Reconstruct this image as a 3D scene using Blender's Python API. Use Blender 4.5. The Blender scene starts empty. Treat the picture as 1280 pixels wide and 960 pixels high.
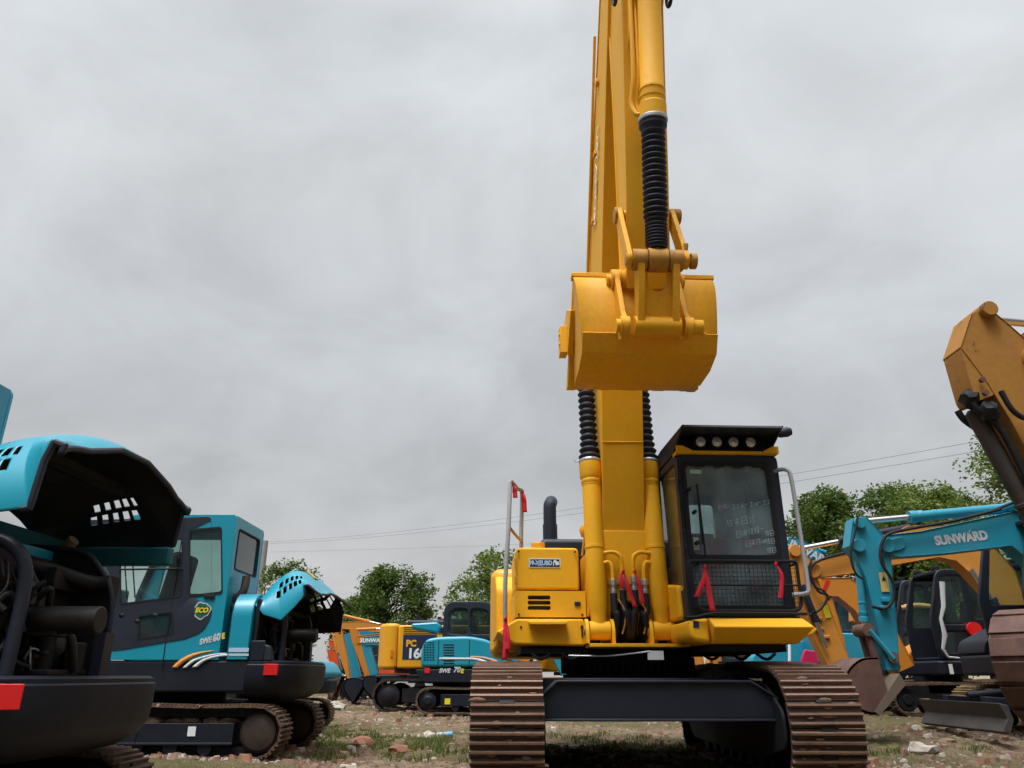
import bpy, bmesh, math, random
from mathutils import Vector, Matrix, noise
from mathutils.geometry import delaunay_2d_cdt
PI = math.pi
rnd = random.Random(7)
scene = bpy.context.scene
COL = scene.collection

# ------------------------------------------------------------------ camera
CAM_H = 0.88
PITCH = math.radians(21.0)
F_PX = 950.0
cam_d = bpy.data.cameras.new('camera')
cam = bpy.data.objects.new('camera', cam_d)
COL.objects.link(cam)
cam_d.sensor_width = 36.0
cam_d.lens = F_PX / 1280 * 36.0
cam_d.clip_end = 3000
cam_d.clip_start = 0.05
cam.location = (0, 0, CAM_H)
cam.rotation_euler = (math.radians(90) + PITCH, 0, 0)
scene.camera = cam

def at(px, py, Y, h=CAM_H):
    """world point on the plane y=Y that the photo pixel (1280 wide) looks at"""
    r = px - 640.0
    u = 480.0 - py
    dy = F_PX * math.cos(PITCH) - u * math.sin(PITCH)
    dz = F_PX * math.sin(PITCH) + u * math.cos(PITCH)
    t = Y / dy
    return Vector((r * t, Y, h + dz * t))

def V(*a): return Vector(a)
def T(x, y, z): return Matrix.Translation((x, y, z))
def RX(d): return Matrix.Rotation(math.radians(d), 4, 'X')
def RY(d): return Matrix.Rotation(math.radians(d), 4, 'Y')
def RZ(d): return Matrix.Rotation(math.radians(d), 4, 'Z')

# ------------------------------------------------------------------ materials
def new_mat(name):
    m = bpy.data.materials.new(name)
    m.use_nodes = True
    nt = m.node_tree
    return m, nt, nt.nodes['Principled BSDF']

def N(nt, t, **k):
    n = nt.nodes.new(t)
    for a, b in k.items():
        setattr(n, a, b)
    return n

def paint(name, base, rough=0.4, dirt=(0.10, 0.075, 0.05), amt=0.35, var=0.12, metal=0.0, scale=3.0,
          coat=0.25, bump=0.04, chips=None, chip_amt=0.0, low=0.0):
    """painted metal: slight colour drift, blotchy dust, uneven gloss, optional chips of bare or rusty metal"""
    m, nt, p = new_mat(name)
    L = nt.links.new
    tc = N(nt, 'ShaderNodeTexCoord')
    n1 = N(nt, 'ShaderNodeTexNoise'); n1.inputs['Scale'].default_value = scale; n1.inputs['Detail'].default_value = 8
    n1.inputs['Roughness'].default_value = 0.65
    L(tc.outputs['Object'], n1.inputs['Vector'])
    n2 = N(nt, 'ShaderNodeTexNoise'); n2.inputs['Scale'].default_value = scale * 9; n2.inputs['Detail'].default_value = 6
    L(tc.outputs['Object'], n2.inputs['Vector'])
    hsv = N(nt, 'ShaderNodeHueSaturation'); hsv.inputs['Color'].default_value = (*base, 1)
    mr = N(nt, 'ShaderNodeMapRange'); mr.inputs['From Min'].default_value = .3; mr.inputs['From Max'].default_value = .7
    mr.inputs['To Min'].default_value = 1 - var; mr.inputs['To Max'].default_value = 1 + var
    L(n1.outputs['Fac'], mr.inputs['Value']); L(mr.outputs[0], hsv.inputs['Value'])
    cr = N(nt, 'ShaderNodeValToRGB')
    cr.color_ramp.elements[0].position = 0.47; cr.color_ramp.elements[0].color = (0, 0, 0, 1)
    cr.color_ramp.elements[1].position = 0.75; cr.color_ramp.elements[1].color = (1, 1, 1, 1)
    mx0 = N(nt, 'ShaderNodeMath', operation='ADD'); L(n1.outputs['Fac'], mx0.inputs[0])
    mm = N(nt, 'ShaderNodeMath', operation='MULTIPLY'); L(n2.outputs['Fac'], mm.inputs[0]); mm.inputs[1].default_value = .5
    L(mm.outputs[0], mx0.inputs[1])
    ms = N(nt, 'ShaderNodeMath', operation='MULTIPLY'); L(mx0.outputs[0], ms.inputs[0]); ms.inputs[1].default_value = .72
    L(ms.outputs[0], cr.inputs[0])
    ma = N(nt, 'ShaderNodeMath', operation='MULTIPLY'); L(cr.outputs[0], ma.inputs[0]); ma.inputs[1].default_value = amt
    mix = N(nt, 'ShaderNodeMix', data_type='RGBA')
    L(ma.outputs[0], mix.inputs[0]); L(hsv.outputs[0], mix.inputs[6]); mix.inputs[7].default_value = (*dirt, 1)
    col = mix.outputs[2]
    if chips:
        n3 = N(nt, 'ShaderNodeTexNoise'); n3.inputs['Scale'].default_value = scale * 2.2; n3.inputs['Detail'].default_value = 12
        n3.inputs['Roughness'].default_value = .8
        mp = N(nt, 'ShaderNodeMapping'); mp.inputs['Scale'].default_value = (1, 1, 0.45); mp.inputs['Location'].default_value = (3, 7, 1)
        L(tc.outputs['Object'], mp.inputs[0]); L(mp.outputs[0], n3.inputs['Vector'])
        c3 = N(nt, 'ShaderNodeValToRGB')
        c3.color_ramp.elements[0].position = 0.66 - chip_amt * .2; c3.color_ramp.elements[1].position = 0.70 - chip_amt * .2
        L(n3.outputs['Fac'], c3.inputs[0])
        mix2 = N(nt, 'ShaderNodeMix', data_type='RGBA')
        L(c3.outputs[0], mix2.inputs[0]); L(col, mix2.inputs[6]); mix2.inputs[7].default_value = (*chips, 1)
        col = mix2.outputs[2]
    L(col, p.inputs['Base Color'])
    rr = N(nt, 'ShaderNodeMapRange'); rr.inputs['To Min'].default_value = max(.05, rough - .08); rr.inputs['To Max'].default_value = min(1, rough + .25)
    L(ms.outputs[0], rr.inputs['Value']); L(rr.outputs[0], p.inputs['Roughness'])
    p.inputs['Metallic'].default_value = metal
    p.inputs['Coat Weight'].default_value = coat
    p.inputs['Specular IOR Level'].default_value = .32
    p.inputs['Coat Roughness'].default_value = .25
    if bump:
        b = N(nt, 'ShaderNodeBump'); b.inputs['Strength'].default_value = bump; b.inputs['Distance'].default_value = .02
        L(mx0.outputs[0], b.inputs['Height']); L(b.outputs[0], p.inputs['Normal'])
    return m

def plain(name, base, rough=.5, metal=0., **k):
    return paint(name, base, rough, amt=k.get('amt', .15), var=k.get('var', .08), metal=metal, coat=k.get('coat', 0),
                 bump=k.get('bump', .02), scale=k.get('scale', 5), dirt=k.get('dirt', (0.10, 0.075, 0.05)))

YEL = paint('yellow_paint', (0.79, 0.39, 0.004), .52, amt=.20, var=.08, coat=.0, bump=.03, scale=1.9, dirt=(.36, .21, .07), chips=(.30,.17,.06), chip_amt=-.12)
YELB = paint('yellow_bucket_paint', (0.76, 0.355, 0.006), .5, amt=.38, var=.12, coat=0, bump=.06, scale=2.6, dirt=(.26, .145, .055), chips=(.16,.085,.045), chip_amt=.10)
YEL2 = paint('yellow_paint_used', (0.72, 0.33, 0.012), .42, amt=.22, var=.08, coat=.2, bump=.02)
SCUFF = paint('worn_yellow_pin', (0.50, 0.24, 0.03), .55, amt=.8, var=.2, dirt=(.03, .03, .035), scale=14, coat=0)
OLDY = paint('old_faded_yellow', (0.34, 0.155, 0.024), .6, amt=.45, var=.15, coat=0, dirt=(.12, .06, .03), chips=(.05, .03, .025), chip_amt=.35, scale=1.6)
ORG = paint('orange_paint', (0.52, 0.19, 0.018), .45, amt=.25, var=.1, coat=.2, dirt=(.2, .1, .05))
ORG2 = paint('orange_paint_dull', (0.55, 0.22, 0.03), .5, amt=.35, var=.12, coat=.1, dirt=(.2, .12, .06))
RORG = paint('red_orange_paint', (0.62, 0.07, 0.01), .45, amt=.2)
TEAL = paint('teal_paint', (0.006, 0.255, 0.36), .33, amt=.10, var=.06, coat=.45, bump=.012, scale=1.3)
TEAL2 = paint('teal_paint_used', (0.012, 0.24, 0.35), .42, amt=.28, var=.1, coat=.25, chips=(.10, .12, .12), chip_amt=.1, scale=1.8)
DTEAL = paint('deep_teal_inner', (0.005, 0.11, 0.14), .6, amt=.3, var=.1, coat=0)
BLK = paint('black_paint', (0.0055, 0.008, 0.016), .45, amt=.07, var=.1, coat=.02, bump=.02, dirt=(.035, .037, .042), scale=2.2)
BLKM = paint('matte_black', (0.005, 0.006, 0.009), .6, amt=.15, var=.1, coat=0, bump=.04, dirt=(.05, .042, .035))
CHAR = paint('charcoal_paint', (0.014, 0.018, 0.031), .42, amt=.06, var=.1, coat=.05, dirt=(.05, .048, .045))
RUB = paint('dark_rubber', (0.010, 0.012, 0.024), .55, amt=.12, var=.1, coat=0, dirt=(.05, .05, .05))
HOSE = paint('hose_rubber', (0.006, 0.006, 0.008), .5, amt=.25, coat=0, dirt=(.04, .035, .03))
ENG = paint('greasy_engine_metal', (0.014, 0.013, 0.014), .45, amt=.5, var=.4, metal=.3, coat=0, dirt=(.035, .027, .02), scale=8)
RIB = paint('worn_grouser_edge', (0.21, 0.125, 0.09), .5, amt=.8, var=.45, metal=.4, coat=0, dirt=(.10,.06,.045), scale=7, bump=.15, chips=(.30,.11,.04), chip_amt=.15)
RUST = paint('rusty_track_steel', (0.080, 0.052, 0.042), .62, amt=.75, var=.5, metal=.25, coat=0, dirt=(.055, .040, .034), scale=5, bump=.2, chips=(.22, .085, .035), chip_amt=.12)
DKST = paint('dark_track_steel', (0.040, 0.030, 0.026), .6, amt=.5, var=.3, metal=.3, coat=0, dirt=(.07, .045, .03), scale=6, bump=.15)
MUDT = paint('muddy_track_steel', (0.085, 0.055, 0.038), .8, amt=.75, var=.35, coat=0, dirt=(.15, .10, .068), scale=6, bump=.3)
SANDT = paint('sandy_track_steel', (0.16, 0.11, 0.055), .75, amt=.6, var=.3, coat=0, dirt=(.26, .18, .09), scale=6, bump=.2)
BRN = paint('brown_worn_bucket', (0.105, 0.055, 0.046), .6, amt=.55, var=.25, metal=.15, coat=0, dirt=(.16, .10, .07), scale=4, bump=.1)
CHROME = plain('chrome_rod', (.62, .62, .64), .22, 1.0, amt=.2, var=.05)
GREYP = plain('grey_wrapped_pipe', (.33, .34, .36), .55, amt=.3, scale=12)
STEEL = plain('galvanised_steel', (.45, .46, .48), .4, .8, amt=.3)
WHT = plain('white_decal', (.72, .74, .76), .45, amt=.12, coat=0)
SILV = plain('silver_decal', (.50, .53, .56), .45, amt=.12)
YDEC = plain('yellow_decal', (.75, .62, .02), .5, amt=.15)
ODEC = plain('orange_decal', (.62, .25, .04), .45, amt=.1)
PDEC = plain('pale_blue_decal', (.38, .55, .75), .45, amt=.1)
NDEC = plain('navy_decal', (.01, .02, .05), .45, amt=.1)
GDEC = plain('green_decal', (.01, .10, .06), .45, amt=.1)
REDR = plain('red_reflector', (.62, .012, .015), .35, amt=.08)
REDF = plain('red_ribbon_cloth', (.60, .02, .04), .8, amt=.1, scale=20)
REDS = plain('red_seat_cover', (.85, .04, .05), .8, amt=.1, scale=20)
SEATM = plain('dark_seat', (.03, .03, .035), .8)
BARK = plain('bark', (.075, .055, .04), .9, amt=.5, bump=.3, scale=10)
CONC = plain('concrete_pole', (.28, .27, .26), .85, amt=.3, scale=3)
WIRE = plain('wire', (.16, .165, .17), .6)
CARW = plain('white_car_paint', (.66, .67, .68), .3, coat=.5)
LITG = plain('pale_grey_panel', (.35, .36, .36), .6, amt=.3)
PINK = plain('magenta_panel', (.45, .01, .08), .5)

def glass(name, tint, dust=.08, dustc=(.25, .30, .31), refl=1.0, opac=.0):
    m, nt, p = new_mat(name)
    L = nt.links.new
    nt.nodes.remove(p)
    out = [n for n in nt.nodes if n.type == 'OUTPUT_MATERIAL'][0]
    tr = N(nt, 'ShaderNodeBsdfTransparent'); tr.inputs[0].default_value = (*tint, 1)
    gl = N(nt, 'ShaderNodeBsdfGlossy'); gl.inputs['Roughness'].default_value = .03
    gl.inputs[0].default_value = (refl, refl, refl, 1)
    fr = N(nt, 'ShaderNodeFresnel'); fr.inputs['IOR'].default_value = 1.6
    m1 = N(nt, 'ShaderNodeMixShader'); L(fr.outputs[0], m1.inputs[0]); L(tr.outputs[0], m1.inputs[1]); L(gl.outputs[0], m1.inputs[2])
    df = N(nt, 'ShaderNodeBsdfDiffuse'); df.inputs[0].default_value = (*dustc, 1)
    tc = N(nt, 'ShaderNodeTexCoord'); ns = N(nt, 'ShaderNodeTexNoise'); ns.inputs['Scale'].default_value = 4; ns.inputs['Detail'].default_value = 6
    L(tc.outputs['Object'], ns.inputs['Vector'])
    mr = N(nt, 'ShaderNodeMapRange'); mr.inputs['From Min'].default_value = .3; mr.inputs['From Max'].default_value = .7
    mr.inputs['To Min'].default_value = dust * .4; mr.inputs['To Max'].default_value = dust * 1.5
    L(ns.outputs['Fac'], mr.inputs['Value'])
    m2 = N(nt, 'ShaderNodeMixShader'); L(mr.outputs[0], m2.inputs[0]); L(m1.outputs[0], m2.inputs[1]); L(df.outputs[0], m2.inputs[2])
    L(m2.outputs[0], out.inputs['Surface'])
    return m
GLS = glass('cab_glass', (.78, .90, .87), .07)
GLSD = glass('windshield_glass', (.80, .87, .89), .33, (.29, .38, .43))
GLSK = glass('dark_cab_glass', (.62, .72, .68), .10, (.12, .15, .14))
LAMPG = plain('lamp_lens', (.55, .56, .55), .12, .6, coat=.6)

def tessellate(loops):
    pts = []; edges = []
    for l in loops:
        n0 = len(pts); pts += [Vector((p[0], p[1])) for p in l]
        edges += [(n0+i, n0+(i+1) % len(l)) for i in range(len(l))]
    vo, eo, fo, ov, oe, of = delaunay_2d_cdt(pts, edges, [], 0, 1e-6)
    def inside(c, l):
        r = False; n = len(l)
        for i in range(n):
            (x0, y0), (x1, y1) = l[i][:2], l[(i+1) % n][:2]
            if (y0 > c[1]) != (y1 > c[1]) and c[0] < (x1-x0)*(c[1]-y0)/(y1-y0)+x0: r = not r
        return r
    out = []
    for f in fo:
        if any(not ov[i] for i in f): continue
        c = sum((vo[i] for i in f), Vector((0, 0)))/len(f)
        if inside(c, loops[0]) and not any(inside(c, h) for h in loops[1:]):
            out.append([ov[i][0] for i in f])
    return out

# ------------------------------------------------------------------ mesh builder
class MB:
    def __init__(s, M=None):
        s.bm = bmesh.new(); s.M = M.copy() if M else Matrix.Identity(4); s.mats = []; s.cur = 0
    def mat(s, m):
        if m not in s.mats: s.mats.append(m)
        s.cur = s.mats.index(m); return s
    def v(s, p): return s.bm.verts.new(s.M @ Vector(p))
    def f(s, vs, smooth=True):
        try:
            f = s.bm.faces.new(vs)
        except ValueError:
            return None
        f.material_index = s.cur; f.smooth = smooth; return f
    def box(s, lo, hi, M=None):
        M = M or Matrix.Identity(4)
        x0, y0, z0 = lo; x1, y1, z1 = hi
        c = [(x0,y0,z0),(x1,y0,z0),(x1,y1,z0),(x0,y1,z0),(x0,y0,z1),(x1,y0,z1),(x1,y1,z1),(x0,y1,z1)]
        vs = [s.v(M @ Vector(p)) for p in c]
        for q in ((0,3,2,1),(4,5,6,7),(0,1,5,4),(1,2,6,5),(2,3,7,6),(3,0,4,7)):
            s.f([vs[i] for i in q])
        return s
    def cbox(s, c, size, M=None):
        return s.box([c[i]-size[i]/2 for i in range(3)], [c[i]+size[i]/2 for i in range(3)], M)
    def prism(s, pts, lo, hi, plane='xz', holes=(), M=None):
        M = M or Matrix.Identity(4)
        if plane == 'xz': mk = lambda p, d: M @ Vector((p[0], d, p[1]))
        elif plane == 'yz': mk = lambda p, d: M @ Vector((d, p[0], p[1]))
        else: mk = lambda p, d: M @ Vector((p[0], p[1], d))
        loops = [list(pts)] + [list(h) for h in holes]
        A = [[s.v(mk(p, lo)) for p in l] for l in loops]
        B = [[s.v(mk(p, hi)) for p in l] for l in loops]
        fa = sum(A, []); fb = sum(B, [])
        def concave(l):
            n = len(l); sg = set()
            for i in range(n):
                a, b, c = l[i-1], l[i], l[(i+1) % n]
                cr = (b[0]-a[0])*(c[1]-b[1])-(b[1]-a[1])*(c[0]-b[0])
                if abs(cr) > 1e-9: sg.add(cr > 0)
            return len(sg) > 1
        if holes or concave(loops[0]):
            tris = tessellate(loops)
            for t in tris:
                s.f([fa[i] for i in t], False); s.f([fb[i] for i in reversed(t)], False)
        else:
            s.f(fa, False); s.f(list(reversed(fb)), False)
        for la, lb in zip(A, B):
            n = len(la)
            for i in range(n):
                j = (i+1) % n
                s.f([la[i], lb[i], lb[j], la[j]])
        return s
    def ring(s, c, u, w, r, n):
        return [s.v(c + u*(r*math.cos(2*PI*i/n)) + w*(r*math.sin(2*PI*i/n))) for i in range(n)]
    def lathe(s, p0, p1, prof, n=24, cap=True):
        p0 = Vector(p0); p1 = Vector(p1); a = (p1-p0); L = a.length; a.normalize()
        u = a.orthogonal().normalized(); w = a.cross(u)
        prev = None; first = None
        for t, r in prof:
            ring = s.ring(p0 + a*(t*L), u, w, max(r, 1e-4), n)
            if prev:
                for i in range(n):
                    j = (i+1) % n; s.f([prev[i], prev[j], ring[j], ring[i]])
            else: first = ring
            prev = ring
        if cap:
            s.f(list(reversed(first))); s.f(prev)
        return s
    def cyl(s, p0, p1, r, n=20, r1=None):
        return s.lathe(p0, p1, [(0, r), (1, r if r1 is None else r1)], n)
    def tube(s, pts, r, n=8, sm=0, cap=True):
        pts = [Vector(p) for p in pts]
        if sm: pts = catmull(pts, sm)
        rings = []; u = None
        for i, p in enumerate(pts):
            a = (pts[min(i+1, len(pts)-1)] - pts[max(i-1, 0)]).normalized()
            if u is None: u = a.orthogonal().normalized()
            else:
                u = (u - a*u.dot(a))
                u = u.normalized() if u.length > 1e-6 else a.orthogonal().normalized()
            w = a.cross(u)
            rr = r[i] if isinstance(r, (list, tuple)) else r
            rings.append(s.ring(p, u, w, rr, n))
        for A, B in zip(rings, rings[1:]):
            for i in range(n):
                j = (i+1) % n; s.f([A[i], A[j], B[j], B[i]])
        if cap: s.f(list(reversed(rings[0]))); s.f(rings[-1])
        return s
    def grid(s, P, skip=None, closed=False):
        """P[i][j] points"""
        vs = [[s.v(p) for p in row] for row in P]
        for i in range(len(vs)-1):
            for j in range(len(vs[0])-1):
                if skip and skip(i, j): continue
                s.f([vs[i][j], vs[i+1][j], vs[i+1][j+1], vs[i][j+1]])
        return s
    def blob(s, c, r, sub=2, jit=.2, seed=0, sc=(1,1,1)):
        b = bmesh.new(); bmesh.ops.create_icosphere(b, subdivisions=sub, radius=1)
        b.verts.ensure_lookup_table(); mp = {}
        for v in b.verts:
            k = 1 + jit*noise.noise(v.co*1.7 + Vector((seed*3.1, seed*1.7, seed)))*2
            mp[v.index] = s.v(Vector(c) + Vector((v.co.x*sc[0], v.co.y*sc[1], v.co.z*sc[2]))*r*k)
        for f in b.faces: s.f([mp[v.index] for v in f.verts])
        b.free(); return s
    def build(s, name, mat=None, parent=None, bevel=0, seg=2, sharp=35, solid=0, recalc=True, loc=None):
        if recalc: bmesh.ops.recalc_face_normals(s.bm, faces=s.bm.faces)
        me = bpy.data.meshes.new(name); s.bm.to_mesh(me); s.bm.free()
        for m in (s.mats or [mat]): me.materials.append(m)
        me.set_sharp_from_angle(angle=math.radians(sharp))
        o = bpy.data.objects.new(name, me); COL.objects.link(o)
        if parent: o.parent = parent
        if loc: o.location = loc
        if solid:
            md = o.modifiers.new('s', 'SOLIDIFY'); md.thickness = solid; md.offset = -1
        if bevel:
            md = o.modifiers.new('b', 'BEVEL'); md.width = bevel; md.segments = seg; md.limit_method = 'ANGLE'
            md.angle_limit = math.radians(35)
        return o

def catmull(pts, k):
    out = []
    n = len(pts)
    for i in range(n-1):
        p0 = pts[max(i-1, 0)]; p1 = pts[i]; p2 = pts[i+1]; p3 = pts[min(i+2, n-1)]
        for j in range(k):
            t = j/k
            out.append(.5*((2*p1) + (p2-p0)*t + (2*p0-5*p1+4*p2-p3)*t*t + (3*p1-p0-3*p2+p3)*t**3))
    out.append(pts[-1]); return out

def rnd_poly(pts, r, n=4):
    """round the corners of a 2D polygon; r is one radius or a list"""
    out = []; m = len(pts)
    for i in range(m):
        ri = r[i] if isinstance(r, (list, tuple)) else r
        p = Vector(pts[i]); a = Vector(pts[i-1]) - p; b = Vector(pts[(i+1) % m]) - p
        if ri <= 0: out.append(tuple(p)); continue
        d = min(ri, a.length*.45, b.length*.45)
        A = p + a.normalized()*d; B = p + b.normalized()*d
        for k in range(n+1):
            t = k/n
            q = A*(1-t)**2 + p*2*t*(1-t) + B*t*t
            out.append((q.x, q.y))
    return out

def rect(x0, z0, x1, z1): return [(x0, z0), (x1, z0), (x1, z1), (x0, z1)]

def tag(o, label=None, cat=None, group=None, kind=None):
    if label: o['label'] = label
    if cat: o['category'] = cat
    if group: o['group'] = group
    if kind: o['kind'] = kind
    return o

def empty(name, loc, label, cat, group=None, rz=0):
    o = bpy.data.objects.new(name, None); COL.objects.link(o)
    o.location = loc; o.rotation_euler = (0, 0, rz); o.empty_display_size = .2
    return tag(o, label, cat, group)

def copy_tree(o, parent=None):
    c = o.copy(); COL.objects.link(c)
    if parent: c.parent = parent
    for ch in [x for x in bpy.data.objects if x.parent == o]: copy_tree(ch, c)
    return c

_fc = {}
def text_mesh(name, txt, M, mat, parent, size=.1, depth=.002, shear=0., bold=0.0, align='CENTER', sx=1.0):
    cu = bpy.data.curves.new('t', 'FONT'); cu.body = txt; cu.size = size; cu.extrude = depth; cu.shear = shear
    cu.offset = bold; cu.align_x = align; cu.align_y = 'CENTER'; cu.resolution_u = 3
    ob = bpy.data.objects.new('t', cu); COL.objects.link(ob)
    dg = bpy.context.evaluated_depsgraph_get()
    me = bpy.data.meshes.new_from_object(ob.evaluated_get(dg))
    bpy.data.objects.remove(ob); bpy.data.curves.remove(cu)
    me.name = name; me.transform(M @ Matrix.Diagonal((sx, 1, 1, 1)))
    me.materials.clear(); me.materials.append(mat)
    o = bpy.data.objects.new(name, me); COL.objects.link(o); o.parent = parent
    return o

# text plane: local X right, local Y up, facing the viewer who looks along +Y
FRONT = RX(90)

# ------------------------------------------------------------------ shared machine pieces
def belt_path(y0, z0, r0, y1, z1, r1, tops, n=14):
    """closed side outline of a track: idler (y0,z0,r0), sprocket (y1,z1,r1), top points between (from y1 side to y0)"""
    p = []
    for i in range(n+1):
        a = math.radians(-90 + 180*i/n); p.append((y1 + r1*math.cos(a), z1 + r1*math.sin(a)))
    p += tops
    for i in range(n+1):
        a = math.radians(90 + 180*i/n); p.append((y0 + r0*math.cos(a), z0 + r0*math.sin(a)))
    return p

def resample(p, pitch):
    P = [Vector(q) for q in p] + [Vector(p[0])]
    L = sum((b-a).length for a, b in zip(P, P[1:]))
    n = round(L/pitch); st = L/n; out = []; acc = 0; k = 0; t = 0
    for i in range(n):
        tgt = i*st
        while True:
            d = (P[k+1]-P[k]).length
            if acc + d >= tgt - 1e-9: break
            acc += d; k += 1
        f = (tgt-acc)/d if d > 0 else 0
        out.append(P[k].lerp(P[k+1], f))
    return out, st

def track_belt(mb, path, pitch, xc, w, axis='y', mats=None, ribs=(-.34, 0, .34), rib_h=.03, detail=True, th=.022):
    """track shoes around a closed path; path coords are (along, z)"""
    pts, st = resample(path, pitch)
    n = len(pts)
    for i in range(n):
        a, b = pts[i], pts[(i+1) % n]
        t = (b-a); L = t.length; t.normalize()
        nrm = Vector((t.y, -t.x))
        mid = (a+b)/2
        if axis == 'y':
            M = Matrix(((1,0,0,xc),(0,t.x,nrm.x,mid.x),(0,t.y,nrm.y,mid.y),(0,0,0,1)))
        else:
            M = Matrix(((0,t.x,nrm.x,mid.x),(1,0,0,xc),(0,t.y,nrm.y,mid.y),(0,0,0,1)))
        j = rnd.uniform(-.006, .006)
        M = M @ T(j, 0, rnd.uniform(-.003,.003)) @ RX(rnd.uniform(-1.2,1.2)) @ RZ(rnd.uniform(-.4,.4))
        mb.mat(mats[0])
        mb.box((-w/2, -L*.48, -th/2), (w/2, L*.48, th/2), M)
        for k, r in enumerate(ribs):
            mb.mat(mats[1])
            ry = r*L; tw = .012
            pr = [(ry-tw*1.3, th/2-.002), (ry+tw*1.3, th/2-.002), (ry+tw*.7, th/2+rib_h), (ry-tw*.7, th/2+rib_h)]
            mb.prism(pr, -w/2, w/2, 'yz', M=M)
        if detail:
            mb.mat(mats[2])
            for sx in (-1, 1):
                for sy in (-1, 1):
                    c = (sx*w*.115, sy*L*.17, th/2)
                    mb.cyl((c[0], c[1], th/2-.002), (c[0], c[1], th/2+.022), .017, 6)
            mb.mat(mats[3]); mb.box((-.06, L*.38, th/2-.004), (.06, L*.62, th/2+.006), M)
        # chain link inside
        if detail:
            mb.mat(mats[3]); mb.box((-.09, -L*.5, -th/2-.09), (-.055, L*.5, -th/2+.001), M); mb.box((.055, -L*.5, -th/2-.09), (.09, L*.5, -th/2+.001), M)
    return mb

def track_mud(path, pitch, xc, w, axis, M, parent, n=90, seed=1, out=.02, amt=1.0):
    R = random.Random(seed); pts, st = resample(path, pitch); mb = MB(M); m = len(pts)
    for i in range(n):
        k = R.randrange(m); a, b = pts[k], pts[(k+1) % m]; t = (b-a).normalized(); nrm = Vector((t.y, -t.x)); p = a.lerp(b, R.random()) + nrm*(out-.004)
        x = xc + R.uniform(-.47,.47)*w; r = R.uniform(.008,.026)*amt
        c = (x, p.x, p.y) if axis == 'y' else (p.x, x, p.y)
        sc = (R.uniform(1.2,3.2), .9, .9) if axis == 'y' else (.9, R.uniform(1.2,3.2), .9)
        mb.blob(c, r, 1, .3, i, sc)
    return mb.build('mud', ROCK_CLAY, parent, sharp=60)
def boxsec(mb, front, back, xc, w, axis='x', flange=.012, inset=.015):
    """welded box section: side outline = front pts + reversed back pts, flange plates stand proud of the web"""
    core = list(front) + list(reversed(back))
    pl = 'yz' if axis == 'x' else 'xz'
    mb.prism(core, xc - w/2 + inset, xc + w/2 - inset, pl)
    for line, sgn in ((front, 1), (back, -1)):
        P = [Vector(p) for p in line]
        cen = sum((Vector(p) for p in core), Vector((0, 0)))/len(core)
        outer = []
        for i, p in enumerate(P):
            t = (P[min(i+1, len(P)-1)] - P[max(i-1, 0)]).normalized(); nn = Vector((t.y, -t.x))
            q = (Vector(back[min(i, len(back)-1)]) if sgn == 1 else Vector(front[min(i, len(front)-1)]))
            if nn.dot(p - q) < 0: nn = -nn
            outer.append(p + nn*flange)
        mb.prism([tuple(p) for p in P] + [tuple(p) for p in reversed(outer)], xc - w/2, xc + w/2, pl)
    return mb

def tube_part(name, pts, r, mat, parent, n=8, sm=0, M=None):
    return MB(M).tube(pts, r, n, sm).build(name, mat, parent)

def cyl_ram(parent, pb, pt, r, L_tube, mat_t, mat_r, M=None, rod_r=None, boots=None, name='hydraulic_cylinder', port=None):
    """hydraulic cylinder: tube from pb, rod on to pt, eyes at both ends; optional bellows boot over the rod"""
    pb, pt = Vector(pb), Vector(pt); a = (pt-pb); L = a.length; d = a/L
    rod_r = rod_r or r*.55
    mb = MB(M)
    e = L_tube/L
    mb.lathe(pb + d*r*.6, pb + d*L_tube, [(0, r*.55), (.02, r*.92), (.03, r*.95), (.72, r*.95), (.725, r*1.04), (.75, r*1.04), (.755, r*.95), (.86, r*.95), (.865, r*1.15), (.90, r*1.15), (.905, r*1.1), (.93, r*1.1), (.935, r*1.18), (1, r*1.18)], 28)
    t = mb.build(name, mat_t, parent, bevel=0)
    m2 = MB(M); m2.cyl(pb + d*(L_tube-.05), pt - d*r*.3, rod_r, 16)
    m2.build('rod', mat_r, t)
    return t, d
ROCK_CLAY = paint('clay_mud', (.15,.09,.058), .95, amt=.5, var=.3, coat=0, dirt=(.24,.165,.11), bump=.5, scale=7)
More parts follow.
